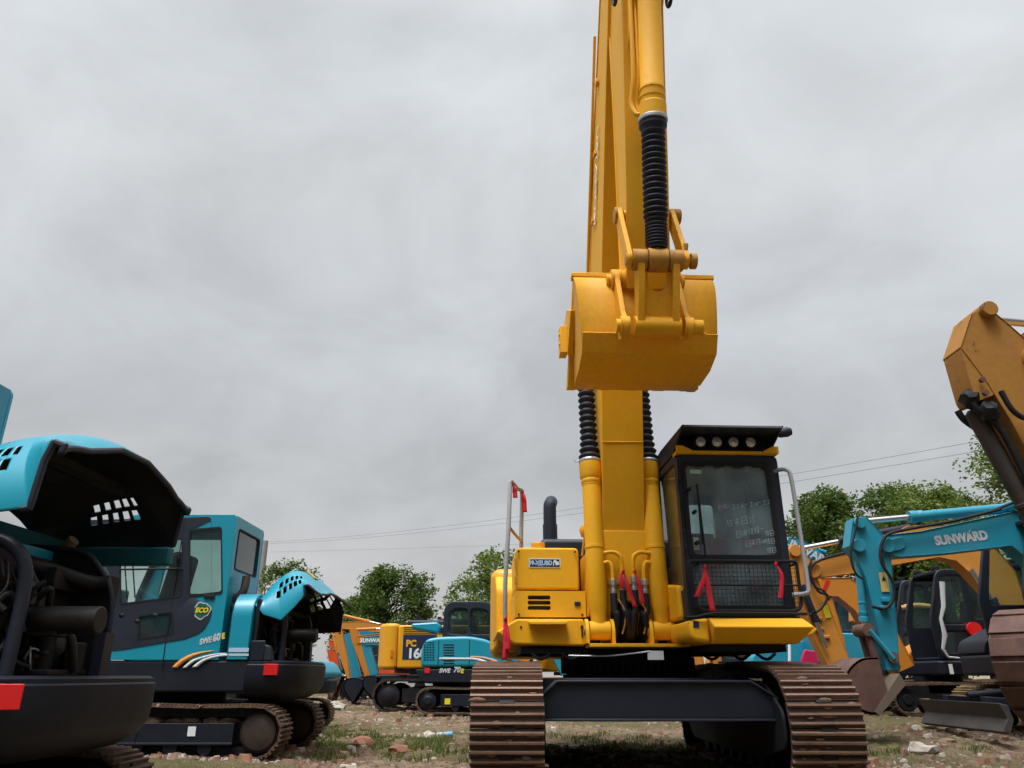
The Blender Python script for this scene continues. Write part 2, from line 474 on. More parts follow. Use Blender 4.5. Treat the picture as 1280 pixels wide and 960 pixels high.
# ================================================================== the big yellow excavator
def big_excavator():
    root = empty('crawler_excavator', (1.25, 8.8, 0), 'big yellow excavator facing the camera, boom raised high and bucket hanging in front', 'excavator')
    M0 = T(0, 0, -.12); MU = T(0, 0, -.12) @ RZ(2.5)
    # ---- undercarriage
    path = belt_path(-1.66, .59, .455, 1.75, .60, .47, [(1.2, 1.075), (.6, 1.085), (.0, 1.07), (-.55, 1.09), (-.95, 1.085), (-1.3, 1.05)])
    for sx in (-1, 1):
        xc = sx*1.29
        mb = MB(M0); track_belt(mb, path, .205, xc, .60, 'y', (RUST, RIB, DKST, BLKM), rib_h=.034)
        tr = mb.build('track', parent=root)
        track_mud(path, .205, xc, .60, 'y', M0, root, 260, 5+sx)
        fr = MB(M0)
        fr.prism([(-1.75,.42),(1.5,.38),(1.55,.78),(.9,.88),(-.9,.88),(-1.75,.80)], xc-.16, xc+.16, 'yz')
        for y in (-1.2,-.85,-.5,-.15,.2,.55,.9,1.25): fr.cyl((xc-.2,y,.27),(xc+.2,y,.27),.095,14)
        for y in (-.9,.5): fr.cyl((xc-.1,y,.95),(xc+.1,y,.95),.07,12)
        fr.build('track_frame', BLKM, root, bevel=.012)
        MB(M0).lathe((xc-.13,-1.66,.59),(xc+.13,-1.66,.59),[(0,.34),(.1,.38),(.3,.36),(.5,.40),(.7,.36),(.9,.38),(1,.34)],28).build('idler', DKST, root)
        MB(M0).lathe((xc-.12,1.75,.60),(xc+.12,1.75,.60),[(0,.3),(.2,.34),(.4,.39),(.6,.39),(.8,.34),(1,.3)],24).build('sprocket', DKST, root)
        g = MB(M0)   # inner side guard plate of the track frame
        xi = xc - sx*.285
        g.prism(rnd_poly([(-1.98,.45),(-1.2,.30),(1.4,.30),(1.75,.5),(1.5,.86),(.9,.98),(-1.0,.98),(-1.6,.93),(-1.98,.72)], .08), min(xi, xi-sx*.03), max(xi, xi-sx*.03), 'yz')
        g.build('guard_plate', BLKM, root, bevel=.008)
    b = MB(M0)
    prof = [(-1.02,.82),(-.86,.96),(.80,.96),(1.02,.82),(1.02,.655),(-1.02,.655)]
    b.prism(prof, -1.76, -1.46, 'xz')
    b.mat(BLK)
    b.build('cross_beam', BLK, root, bevel=.012)
    fl = MB(M0)
    fl.prism([(-1.03,.825),(-.865,.965),(.805,.965),(1.03,.825),(1.03,.805),(.80,.945),(-.86,.945),(-1.03,.805)], -1.79, -1.44, 'xz')
    fl.box((-1.03,-1.79,.640),(1.03,-1.44,.66))
    fl.build('beam_flange', CHAR, root, bevel=.004)
    c = MB(M0)
    c.prism([(-.75,-1.45),(.75,-1.45),(1.05,-.6),(1.05,.6),(.75,1.45),(-.75,1.45),(-1.05,.6),(-1.05,-.6)], .62, .98, 'xy')
    c.build('centre_frame', BLKM, root, bevel=.01)
    r = MB(M0); r.lathe((0,0,.97),(0,0,1.25),[(0,.70),(.15,.70),(.16,.66),(.5,.66),(.51,.72),(.75,.72),(.76,.69),(1,.69)],48)
    for i in range(60):
        a = 2*PI*i/60
        r.cbox((math.cos(a)*.70, math.sin(a)*.70, 1.07), (.035,.03,.10), None)
    r.build('slewing_ring', BLKM, root)
    # ---- deck
    d = MB(MU)
    d.box((-1.0,-.80,1.262),(.30,1.8,1.36)); d.box((.30,-1.3,1.28),(1.2,1.8,1.36))
    d.build('deck_frame', BLKM, root, bevel=.01)
    bt = MB(MU); bt.box((-.56,-1.18,1.255),(.40,-.3,1.285)); bt.build('base_plate', YEL, root, bevel=.004)
    # left walkway box with its pointed end
    w = MB(MU); w.prism([(-1.24,1.53),(-1.445,1.405),(-1.27,1.285),(-.57,1.27),(-.57,1.53)], -.86, 1.2, 'xz')
    w.build('walkway', YEL, root, bevel=.022, seg=3)
    w = MB(MU); w.prism([(-1.13,1.50),(-.745,1.50),(-.76,1.465),(-1.12,1.465)], -.98, -.86, 'xz'); w.build('step', YEL, root, bevel=.008)
    w = MB(MU); w.box((-.60,-.872,1.36),(-.572,-.84,1.47)); w.build('grab_slot', BLKM, root)
    # tank boxes
    q = MB(MU); q.prism(rect(-1.26,1.545,-.545,1.80), -.85, -.82, 'xz', holes=[rnd_poly(rect(-1.13,z,-.90,z+.040), .018) for z in (1.615,1.665,1.715)])
    q.build('tool_door', YEL, root); q = MB(MU)
    q.box((-1.26,-.82,1.545),(-1.235,.2,1.80)); q.box((-.57,-.82,1.545),(-.545,.2,1.80)); q.box((-1.235,-.82,1.775),(-.57,.2,1.80)); q.box((-1.235,.17,1.545),(-.57,.2,1.775))
    q.build('tool_box', YEL, root, bevel=.008)
    q = MB(MU); q.box((-1.2,-.74,1.56),(-.7,-.70,1.78)); q.build('vent_screen', LITG, root)
    q = MB(MU)
    for z in (1.61,1.665,1.72): q.box((-1.14,-.815,z),(-.89,-.76,z+.008))
    q.build('vent_slats', BLKM, root)
    q = MB(MU); q.prism(rnd_poly(rect(-1.25,1.815,-.60,2.235), [.0,.0,.05,.05]), -.83, .1, 'xz'); tank = q.build('fuel_tank', YEL, root, bevel=.02, seg=3)
    MB(MU).cyl((-.98,-.35,2.2),(-.98,-.35,2.36),.075,20).build('filler_cap', YEL2, root, bevel=.008)
    # sticker
    s = MB(MU); s.prism(rnd_poly(rect(-1.115,2.03,-.79,2.125), .012), -.835, -.8315, 'xz'); st = s.build('sticker', WHT, root)
    s = MB(MU); s.box((-1.105,-.8375,2.04),(-.80,-.836,2.115)); s.build('sticker_face', NDEC, st)
    text_mesh('sticker_text', '99-XEUBD', MU @ T(-.995,-.8385,2.077) @ FRONT, PDEC, st, .062, .0008, bold=.003, sx=.85)
    text_mesh('sticker_small_text', 'IIIII III IIIIII', MU @ T(-1.00,-.8385,2.048) @ FRONT, WHT, st, .014, .0006)
    s = MB(MU)
    pts = [(-.868,2.05),(-.862,2.10),(-.845,2.112),(-.825,2.095),(-.808,2.092),(-.803,2.06),(-.84,2.055),(-.848,2.085),(-.856,2.085),(-.858,2.05)]
    s.prism(pts, -.8388, -.8378, 'xz'); s.build('sticker_emblem', WHT, st)
    for (x, z) in ((-1.22,1.57),(-.585,1.57),(-1.22,2.19),(-.64,2.19),(-.60,1.45),(-1.2,1.45)):
        MB(MU).cyl((x,-.842,z),(x,-.868 if z < 1.5 else -.858,z),.011,8).build('bolt', CHAR, root)
    m = MB(MU); m.box((-.66,-.864,1.655),(-.60,-.848,1.695)); m.build('latch', CHAR, root, bevel=.004)
    m = MB(MU); m.cyl((-1.255,-.842,2.0),(-1.255,-.842,2.12),.010,8); m.cyl((-1.255,-.842,1.86),(-1.255,-.842,1.94),.010,8); m.build('hinge', YEL2, root)
    # post between tank and boom cylinder
    p = MB(MU); p.prism(rnd_poly([(-.95,1.55),(-.60,1.55),(-.45,1.9),(-.45,2.17),(-.95,2.17)], .05), -.535, -.50, 'yz'); p.build('side_plate', YEL, root, bevel=.006)
    # side housings and counterweight
    h = MB(MU); h.prism(rnd_poly([(.25,1.30),(2.4,1.30),(2.4,2.15),(.9,2.15),(.25,1.95)], .08), -1.42, -.95, 'yz'); h.build('side_door', YEL, root, bevel=.03, seg=3)
    h = MB(MU); h.prism(rnd_poly([(.45,1.30),(2.4,1.30),(2.4,2.15),(.45,2.15)], .08), .95, 1.42, 'yz'); h.build('side_door', YEL, root, bevel=.03, seg=3)
    cw = MB(MU); cw.prism(rnd_poly([(-1.45,2.2),(1.45,2.2),(1.45,2.7),(1.0,3.1),(-1.0,3.1),(-1.45,2.7)], .2), 1.22, 2.42, 'xy'); cw.build('counterweight', YEL2, root, bevel=.12, seg=4)
    eh = MB(MU); eh.prism(rnd_poly(rect(-.86,1.9,.95,2.63), [0,0,.10,.10]), .95, 2.2, 'xz'); eh.build('engine_hood', CHAR, root, bevel=.05, seg=3)
    mid = MB(MU); mid.box((-.95,.15,1.3),(.95,2.2,2.0)); mid.build('engine_bay', BLKM, root, bevel=.02)
    ex = MB(MU); ex.tube([(-.70,1.2,2.6),(-.70,1.2,3.06),(-.69,1.22,3.12),(-.67,1.30,3.17),(-.66,1.4,3.19)], .085, 20, sm=4); ex.cyl((-.70,1.2,2.58),(-.70,1.2,2.85),.095,20); ex.build('exhaust_pipe', CHAR, root)
    # black valve area behind boom foot
    k = MB(MU)
    k.box((-.45,-.1,1.3),(.25,.8,1.75)); k.box((-.50,.15,1.3),(.32,.9,2.3))
    for i in range(7):
        x = -.42+i*.1; k.tube([(x,-.15,1.5),(x+.02,-.2,1.75),(x+.03,.1,2.0)], .02, 8, 3)
    k.build('valve_block', BLKM, root, bevel=.01)
    # ---- boom foot brackets
    bx = -.13
    for sx in (-1, 1):
        xc = bx + sx*.312
        for s2 in (-1, 1):
            br = MB(MU)
            x = xc + s2*.125
            br.prism(rnd_poly([(-1.10,1.287),(-.62,1.287),(-.75,1.47),(-1.02,1.53),(-1.10,1.42)], [.0,.0,.05,.08,.06]), x-.016, x+.016, 'yz')
            br.build('bracket', YEL, root, bevel=.004)
        br = MB(MU); br.cyl((xc-.155,-1.0,1.41),(xc+.155,-1.0,1.41),.045,18); br.build('pin', SCUFF, root, bevel=.004)
    bp = MB(MU)   # central plate with the arched opening for the hoses
    arch = rnd_poly([(bx-.165,1.30),(bx+.165,1.30),(bx+.18,1.62),(bx+.10,1.70),(bx-.10,1.70),(bx-.18,1.62)], [.01,.01,.06,.07,.07,.06], 4)
    bp.prism(rnd_poly([(bx-.28,1.285),(bx+.28,1.285),(bx+.25,1.9),(bx-.25,1.9)], .01), -.90, -.87, 'xz', holes=[arch]); bp.build('front_plate', YEL, root, bevel=.004)
    for x in (bx-.26, bx+.26):
        sp = MB(MU); sp.prism([(-.90,1.287),(.1,1.287),(.0,2.0),(-.35,2.1),(-.80,1.95)], x-.02, x+.02, 'yz'); sp.build('boom_bracket', YEL, root, bevel=.006)
    # ---- boom
    front = [(-.74,1.72),(-.80,1.95),(-.89,2.42),(-1.10,3.4),(-1.30,4.35),(-1.50,4.98),(-2.10,6.37),(-2.85,8.05)]
    back = [(-.36,1.72),(-.34,1.95),(-.30,2.42),(-.20,3.4),(-.22,4.75),(-.46,5.35),(-1.35,6.85),(-2.52,8.62)]
    m = MB(MU); boxsec(m, front, back, bx, .44, 'x')
    m.cyl((bx-.26,-.55,1.78),(bx+.26,-.55,1.78),.13,24)
    m.cyl((bx-.24,-2.66,8.36),(bx+.24,-2.66,8.36),.17,24)
    boom = m.build('boom', YEL, root, bevel=.006)
    # flared gusset at the root of the boom
    g = MB(MU); g.prism([(bx-.222,2.40),(bx+.222,2.40),(bx+.27,2.05),(bx+.27,1.86),(bx-.25,1.86),(bx-.235,2.2)], -.925, -.905, 'xz'); g.build('gusset', YEL, boom, bevel=.006)
    g = MB(MU); g.prism([(-.91,2.42),(-.30,2.42),(-.3,2.0),(-.36,1.72),(-.78,1.72),(-.90,1.88)], bx+.215, bx+.262, 'yz'); g.build('gusset', YEL, boom, bevel=.006)
    wb = MB(MU)
    for (y, z) in ((-1.08,3.3),(-1.318,4.4)):
        wb.tube([(bx-.21,y-.013,z),(bx+.21,y-.013,z+.004)], .006, 6)
    wb.build('weld_bead', YEL, boom)
    # lettering along the side of the boom, seen at a grazing angle
    mid_ = MU @ T(bx-.2235,-.65,0)
    ang = math.degrees(math.atan2(1.75, -.92))
    Mt = MU @ T(bx-.2225,-1.50,6.35) @ Matrix(((0,0,-1,0),(-math.cos(math.radians(62)),-math.sin(math.radians(62)),0,0),(math.sin(math.radians(62)),-math.cos(math.radians(62)),0,0),(0,0,0,1)))
    text_mesh('boom_lettering', 'KOMATSU', Mt, WHT, boom, .20, .002, bold=.002, sx=1.2)
    # pipes clipped to the boom side
    for dx, off in ((-.232,-.42),):
        tb = MB(MU); tb.tube([(bx+dx,off+.1,4.9),(bx+dx,off-.42,5.9),(bx+dx,off-1.0,7.0),(bx+dx,off-1.5,8.0)], .018, 8, 4); tb.build('boom_pipe', YEL, boom)
    cl = MB(MU)
    for t in (.1,.33,.55,.78):
        y = -.60-1.62*t; z = 4.95+3.1*t; cl.cbox((bx-.225,y,z),(.03,.10,.05))
    cl.build('pipe_clamps', YEL, boom, bevel=.006)
    MB(MU).cyl((bx-.40,-.62,4.86),(bx+.40,-.62,4.86),.065,20).build('pin', YEL, boom, bevel=.006)
    # boom cylinders with bellows boots
    for sx in (-1, 1):
        xc = bx + sx*.312
        pb = V(xc,-1.0,1.41); pt = V(xc,-.62,4.86); a = (pt-pb).normalized()
        L1 = 1.76
        c = MB(MU)
        c.lathe(pb + a*.02, pb + a*L1, [(0,.03),(.002,.065),(.10,.085),(.12,.098),(.45,.098),(.452,.104),(.468,.104),(.47,.098),(.84,.098),(.842,.102),(.855,.102),(.86,.108),(.875,.108),(.88,.104),(.895,.118),(1,.120)], 32)
        c.cyl((xc-.10,pb.y,pb.z),(xc+.10,pb.y,pb.z),.088,24)
        ram = c.build('boom_cylinder', YEL, root)
        MB(MU).cyl(pb+a*(L1-.05), pt, .05, 16).build('rod', CHROME, ram)
        b0 = pb + a*(L1-.015); nb = 19; prof = [(0,.112),(.01,.115)]
        for i in range(nb):
            t = .02 + .96*i/nb; dt = .96/nb
            R = .122 - .03*min(1, i/3.0) + (0.0 if i < nb-4 else .0)
            R = max(R, .097)
            prof += [(t, R-.026), (t+dt*.46, R), (t+dt*.54, R)]
        prof += [(.985,.07),(1,.07)]
        MB(MU).lathe(b0, b0+a*1.50, prof, 28).build('bellows_boot', RUB, ram, sharp=60)
        k = MB(MU); k.lathe(b0-a*.005, b0+a*.03, [(0,.121),(.2,.124),(.8,.124),(1,.120)], 28); k.tube([tuple(b0+V(-.12,-.02,.02)), tuple(b0+V(-.16,-.03,.0)), tuple(b0+V(-.18,-.02,.03))],.005,6); k.build('hose_clamp', STEEL, ram)
    # curved oil pipes and hoses between the cylinders
    for i, (x0, x1, z) in enumerate(((-.235,-.155,2.06),(-.235,-.06,2.16),(.235,.055,2.16),(.235,.16,2.06))):
        xa, xb = bx + x0, bx + x1
        pp = [(xa,-.98,z),(xa+(xb-xa)*.55,-.99,z+.01),(xb-(xb-xa)*.08,-1.0,z-.03),(xb,-1.0,z-.10),(xb,-1.0,z-.24 if z > 2.1 else z-.17)]
        MB(MU).tube(pp, .021, 12, 4).build('oil_pipe', YEL, root)
        zb = z-.24 if z > 2.1 else z-.17
        f = MB(MU); f.cyl((xb,-1.0,zb+.01),(xb,-1.0,zb-.05),.034,6); f.cyl((xb,-1.0,zb-.05),(xb,-1.0,zb-.09),.024,12); f.cyl((xb,-1.0,zb-.09),(xb,-1.0,zb-.17),.030,12)
        f.build('hose_fitting', STEEL, root, bevel=.002)
        xm = xb + (.02 if i < 2 else -.02)
        h = MB(MU); h.tube([(xb,-1.0,zb-.13),(xb,-1.02,zb-.3),(xm,-1.03,1.55),(xm+(.02 if i%2 else -.02),-.98,1.40),(xm,-.8,1.34)], .036, 12, 5); h.build('hose', HOSE, root)
    hh = MB(MU)
    for i in range(5):
        x = bx-.12+i*.06; hh.tube([(x,-.7,1.68),(x+.02,-.88,1.6),(x-.01,-.93,1.45),(x,-.8,1.32)], .024, 10, 4)
    hh.build('hose_bundle', HOSE, root)
    for x in (-.12,.09):
        MB(MU).tube([(bx+x,-.99,1.72),(bx+x+.05,-1.05,1.62),(bx+x+.06,-1.04,1.5),(bx+x+.03,-1.02,1.38)], .008, 8, 4).build('copper_line', SCUFF, root)
    # ---- arm
    ax = bx
    af = [(-2.66,4.28),(-2.72,4.45),(-2.92,5.3),(-3.10,6.3),(-3.36,7.6),(-3.62,8.2),(-3.5,9.1)]
    ab = [(-2.50,4.30),(-2.42,4.55),(-2.45,5.3),(-2.52,6.3),(-2.56,7.6),(-2.50,8.3),(-2.9,9.1)]
    m = MB(MU); boxsec(m, af, ab, ax, .40, 'x')
    m.cyl((ax-.235,-2.58,4.40),(ax+.235,-2.58,4.40),.105,24)
    arm = m.build('arm', YEL, root, bevel=.007)
    MB(MU).cyl((ax-.27,-2.74,5.0),(ax+.27,-2.74,5.0),.05,16).build('pin', YEL, arm, bevel=.004)
    for x in (-.215,.215):
        bk = MB(MU); bk.prism(rnd_poly([(-3.1,6.5),(-3.52,7.0),(-3.62,7.32),(-3.3,7.5)], .08), ax+x*.62-.02, ax+x*.62+.02, 'yz'); bk.build('bracket', YEL, arm, bevel=.004)
    # side lamps high on the arm
    for sx, yy in ((-1,-3.15),(1,-3.15)):
        lm = MB(MU); c = V(ax+sx*.265,yy-.12,7.2)
        lm.tube([tuple(c+V(0,math.cos(a)*.10,math.sin(a)*.14)) for a in [2*PI*i/20 for i in range(21)]], .018, 8)
        lm.build('hose_guide', RUB, arm)
    # bucket cylinder on the arm
    C = V(ax,-3.05,4.35); Tp = V(ax,-3.56,7.25); a = (Tp-C).normalized(); L = (Tp-C).length
    L1 = L-1.32
    c = MB(MU); c.lathe(Tp, C+a*1.32, [(0,.09),(.02,.105),(.10,.105),(.105,.125),(.13,.125),(.135,.108),(.80,.108),(.805,.113),(.82,.113),(.822,.108),(.85,.108),(.853,.116),(.87,.116),(.873,.11),(.90,.11),(.91,.125),(1,.128)], 32)
    bc = c.build('bucket_cylinder', YEL, root)
    MB(MU).cyl(C+a*.05, C+a*1.4, .05, 16).build('rod', CHROME, bc)
    MB(MU).lathe(C+a*1.30, C+a*1.34, [(0,.128),(.2,.134),(.8,.134),(1,.128)], 28).build('hose_clamp', STEEL, bc)
    prof = [(0,.085),(.01,.09)]; nb = 24; t = .02
    wid = [.6]*6 + [.85]*3 + [1.15]*13 + [1.4]*2
    S = sum(wid)
    for i in range(nb):
        dt = .96*wid[i]/S; R = .108 if i < 18 else .112
        R = .098 if i < 8 else .108
        if i == nb-1: R = .125
        prof += [(t, R-.026 if i >= 7 else R-.014), (t+dt*.45, R), (t+dt*.6, R)]; t += dt
    prof += [(.99,.12),(1,.12)]
    MB(MU).lathe(C+a*.10, C+a*1.315, prof, 28).build('bellows_boot', RUB, bc, sharp=60)
    for dx, r0 in ((-.16,.022),(-.115,.015)):
        MB(MU).tube([(ax+dx,-3.45,7.2),(ax+dx,-3.38,6.5),(ax+dx,-3.33,6.1),(ax+dx-.02,-3.27,5.85),(ax+dx+.01,-3.28,5.72),(ax+dx+.05,-3.30,5.70)], r0, 10, 4).build('oil_pipe', YEL, bc)
    # idler links from the arm to the cylinder end
    for sx in (-1, 1):
        x = ax + sx*.245
        p0 = V(x,-2.74,5.0); p1 = V(x+sx*.0,-3.05,4.35); d = (p1-p0); u = V(0,-d.z,d.y).normalized()
        k = MB(MU)
        A = Vector((p0.y,p0.z)); B = Vector((p1.y,p1.z)); dd = (B-A).normalized(); nn = Vector((-dd.y,dd.x))
        prof2 = []
        for i in range(9):
            an = PI/2 + PI*i/8; prof2.append(tuple(A + dd*math.cos(an)*.075 + nn*math.sin(an)*.075))
        for i in range(9):
            an = -PI/2 + PI*i/8; prof2.append(tuple(B + dd*math.cos(an)*.075 + nn*math.sin(an)*.075))
        k.prism(prof2, x-.022, x+.022, 'yz'); k.build('idler_link', YELB, root, bevel=.006)
    bs = MB(MU)
    bs.cyl((ax-.275,-3.05,4.35),(ax+.275,-3.05,4.35),.055,20); bs.cyl((ax+.29,-3.05,4.35),(ax+.34,-3.05,4.35),.07,18); bs.cyl((ax+.21,-2.74,5.0),(ax+.33,-2.74,5.0),.075,18); bs.cyl((ax-.29,-2.74,5.0),(ax-.21,-2.74,5.0),.075,18)
    bs.cyl((ax-.085,-3.05,4.35),(ax+.085,-3.05,4.35),.105,24)
    for x0, x1 in ((-.22,-.095),(.095,.22)): bs.cyl((ax+x0,-3.05,4.35),(ax+x1,-3.05,4.35),.095,24)
    bs.cyl((ax+.245,-3.07,4.40),(ax+.255,-3.09,4.50),.022,8)
    bs.build('link_pin', SCUFF, root, bevel=.005)
    # bucket link plate from C down to B
    B_ = V(ax,-2.88,3.80); k = MB(MU)
    cc = Vector((-3.05,4.35)); bb = Vector((-2.88,3.80)); dd = (bb-cc).normalized(); nn = Vector((-dd.y,dd.x))
    for sx in (-1, 1):
        x = ax+sx*.15
        outl = [tuple(cc+nn*.085),tuple(cc-dd*.08),tuple(cc-nn*.085),tuple(bb-nn*.075),tuple(bb+dd*.08),tuple(bb+nn*.075)]
        k.prism(rnd_poly(outl,.04), x-.03, x+.03, 'yz')
    # web with the round notch
    Mw = Matrix(((1,0,0,0),(0,dd.x,nn.x,cc.x),(0,dd.y,nn.y,cc.y),(0,0,0,1)))
    notch = [(ax+.085,.10)] + [(ax+.085*math.cos(t), .19+.085*math.sin(t)) for t in [PI*i/10 for i in range(11)]] + [(ax-.085,.10)]
    k.prism([(ax-.13,.10)] + list(reversed(notch)) + [(ax+.13,.10),(ax+.14,.50),(ax-.14,.50)], -.022, .022, 'xy', M=Mw)
    k.cyl((ax-.20,-2.88,3.80),(ax+.20,-2.88,3.80),.085,24)
    k.build('bucket_link', YELB, root, bevel=.006)
    # ---- bucket
    bw = .635; bcx = ax-.005
    prof = [(-2.46,4.50),(-2.54,4.44),(-2.60,4.32),(-2.625,4.15),(-2.625,3.97),(-2.595,3.80),(-2.50,3.68),(-2.3,3.63),(-2.1,3.62),(-1.9,3.62),(-1.72,3.65)]
    P = catmull([V(p[0],p[1],0) for p in prof], 5)
    k = MB(MU)
    xs = [bcx-bw, bcx-bw*.5, bcx, bcx+bw*.5, bcx+bw]
    tw = lambda y, z: 1.03 - .085*max(0, min(1, (4.45-z)/.8)) - .02*max(0, min(1, (y+2.6)/.9))
    k.grid([[ (bcx+(x-bcx)*tw(p.x, p.y), p.x, p.y) for x in xs] for p in P])
    bkt = k.build('bucket', YELB, root, solid=.022, sharp=50)
    for sx in (-1, 1):
        x = bcx+sx*bw
        poly = [(p.x, p.y) for p in P]
        e = MB(MU); A1 = [e.v((bcx+sx*bw*tw(y, z)*.998, y, z)) for y, z in poly]; A2 = [e.v((bcx+sx*(bw*tw(y, z)-.02), y, z)) for y, z in poly]
        for t in tessellate([poly]): e.f([A1[i] for i in t], False); e.f([A2[i] for i in reversed(t)], False)
        e.build('side_wall', YELB, bkt)
        e = MB(MU); e.prism([(-2.50,4.52),(-2.40,4.52),(-1.66,3.66),(-1.80,3.64),(-2.1,4.05)], min(x-sx*.07, x+sx*.012), max(x-sx*.07,x+sx*.012), 'yz'); e.build('side_edge', YEL, bkt, bevel=.004)
        e = MB(MU)
        e.prism([(-2.36,4.20),(-2.05,4.36),(-1.84,4.30),(-1.88,3.95),(-2.04,3.88)], min(x-sx*.02,x+sx*.035), max(x-sx*.02,x+sx*.035), 'yz')
        if sx < 0: e.prism([(-2.02,4.20),(-1.86,4.22),(-1.86,3.92),(-2.02,3.92)], x-.10, x-.03, 'yz'); e.cyl((x-.11,-1.98,4.02),(x-.05,-1.98,4.02),.02,8); e.cyl((x-.11,-1.98,4.12),(x-.05,-1.98,4.12),.02,8)
        e.build('side_cutter', YEL, bkt, bevel=.004)
    # wear strip seam low on the shell, edge strip at the top rim
    e = MB(MU)
    segs = [p for p in P if 3.50 < p.y < 3.64 and p.x < -2.5]
    e.prism([(-2.655,3.84),(-2.565,3.685),(-2.33,3.612),(-2.0,3.600),(-2.0,3.615),(-2.33,3.63),(-2.54,3.71),(-2.62,3.86)], bcx-bw*.955, bcx+bw*.955, 'yz'); 
    e.build('wear_strip', YELB, bkt, bevel=.003)
    e = MB(MU); e.box((bcx-bw-.03,-2.50,4.485),(bcx+bw+.045,-2.40,4.53)); e.build('rim_bar', YEL, bkt, bevel=.006)
    for sx in (-1, 1):
        for off in (.275,):
            x = bcx+sx*off
            e = MB(MU); e.prism(rnd_poly([(-2.30,4.46),(-2.45,4.48),(-2.52,4.48),(-2.68,4.46),(-2.70,4.34),(-2.86,3.93),(-2.98,3.82),(-2.94,3.70),(-2.82,3.70),(-2.7,3.75),(-2.6,4.1)], [0,.02,.03,.07,.06,.05,.06,.07,.05,.0,0]), x-.022, x+.022, 'yz')
            e.cyl((x-.045,-2.58,4.40),(x+.045,-2.58,4.40),.105,24); e.cyl((x-.04,-2.88,3.80),(x+.04,-2.88,3.80),.085,24)
            e.build('bucket_ear', YELB, bkt, bevel=.006)
    e = MB(MU); e.cyl((bcx+.3,-2.88,3.80),(bcx+.40,-2.88,3.80),.065,20); e.cyl((bcx-.35,-2.88,3.80),(bcx-.3,-2.88,3.80),.06,20); e.cyl((bcx-.36,-2.58,4.40),(bcx+.36,-2.58,4.40),.06,20); e.cyl((bcx+.36,-2.88,3.77),(bcx+.42,-2.89,3.72),.018,8)
    e.build('pin', YEL, bkt, bevel=.006)
    for i in range(5):
        x = bcx - bw + .08 + i*(2*bw-.16)/4
        e = MB(MU); e.prism([(-1.76,3.655),(-1.66,3.72),(-1.42,3.82),(-1.60,3.69),(-1.72,3.645)], x-.045, x+.045, 'yz'); e.build('tooth', YELB, bkt, bevel=.006)
    # ---- cab
    cx0, cx1, cy0, cy1, cz0, cz1 = .405, 1.405, -1.62, .15, 1.49, 3.02
    MC = MU @ T(-.12, 0, 0)
    fr = MB(MC)
    # front frame with windshield hole and lower hole
    outer = rnd_poly([(cx0,cz0),(cx1,cz0),(cx1,cz1),(cx0,cz1)], [0,0,.06,.06])
    hole = rnd_poly([(cx0+.07,2.04),(cx1-.10,2.04),(cx1-.115,2.93),(cx0+.065,2.93)], .06)
    hole2 = rnd_poly([(cx0+.07,1.55),(cx1-.10,1.55),(cx1-.10,1.99),(cx0+.07,1.99)], .03)
    fr.prism(outer, cy0, cy0+.05, 'xz', holes=[hole, hole2])
    # sides: (y,z) plates with window holes
    so = rnd_poly([(cy0+.05,cz0),(cy1,cz0),(cy1,cz1),(cy0+.05,cz1)], [0,0,.1,0])
    sh = [rnd_poly([(cy0+.10,1.75),(-.75,1.75),(-.75,2.96),(cy0+.10,2.96)], .05), rnd_poly([(-.70,1.9),(cy1-.06,1.9),(cy1-.08,2.96),(-.70,2.96)], .05)]
    fr.prism(so, cx0, cx0+.04, 'yz', holes=sh); fr.prism(so, cx1-.04, cx1, 'yz', holes=sh)
    fr.prism([(cx0+.04,cz0),(cx1-.04,cz0),(cx1-.04,cz1),(cx0+.04,cz1)], cy1-.04, cy1, 'xz', holes=[rnd_poly([(cx0+.14,2.15),(cx1-.14,2.15),(cx1-.14,2.9),(cx0+.14,2.9)], .05)])
    fr.box((cx0+.01,cy0+.05,cz1-.02),(cx1-.01,cy1,cz1+.03))
    fr.box((cx0+.01,cy0+.05,cz0-.02),(cx1-.01,cy1,cz0+.02))
    cab = fr.build('cab', CHAR, root, bevel=.01)
    for nm, pl, lo, hi, pp in (('windshield','xz',cy0+.02,cy0+.026,hole),('lower_window','xz',cy0+.02,cy0+.026,hole2)):
        MB(MC).prism(pp, lo, hi, pl).build(nm, GLSD, cab)
    for x in (cx0+.018, cx1-.024):
        for pp in sh: MB(MC).prism(pp, x, x+.005, 'yz').build('side_window', GLS, cab)
    MB(MC).prism(rnd_poly([(cx0+.14,2.15),(cx1-.14,2.15),(cx1-.14,2.9),(cx0+.14,2.9)], .05), cy1-.02, cy1-.015, 'xz').build('rear_window', GLS, cab)
    # inner frame around the windshield
    k = MB(MC); k.prism(rnd_poly([(cx0+.045,2.015),(cx1-.075,2.015),(cx1-.085,2.955),(cx0+.035,2.955)], .07), cy0-.012, cy0+.001, 'xz', holes=[rnd_poly([(cx0+.085,2.055),(cx1-.115,2.055),(cx1-.13,2.915),(cx0+.08,2.915)], .06)]); k.build('window_seal', BLKM, cab)
    for x in (.17,.36,.55,.74):
        MB(MC).box((cx0+x,cy0-.014,2.90),(cx0+x+.10,cy0+.0,2.93)).build('visor_clip', BLKM, cab)
    # stickers and the writing chalked on the windshield
    MB(MC).prism(rnd_poly(rect(cx0+.125,2.835,cx0+.24,2.875),.005), cy0+.012, cy0+.0135, 'xz').build('glass_sticker', plain('pale_green_label',(.38,.55,.48),.6), cab)
    MB(MC).prism(rect(cx0+.105,2.10,cx0+.155,2.22), cy0+.012, cy0+.0135, 'xz').build('glass_sticker', plain('grey_label',(.34,.42,.42),.6), cab)
    CHK = plain('white_marker', (.46,.52,.56), .8)
    wr = MB(MC); R2 = random.Random(5)
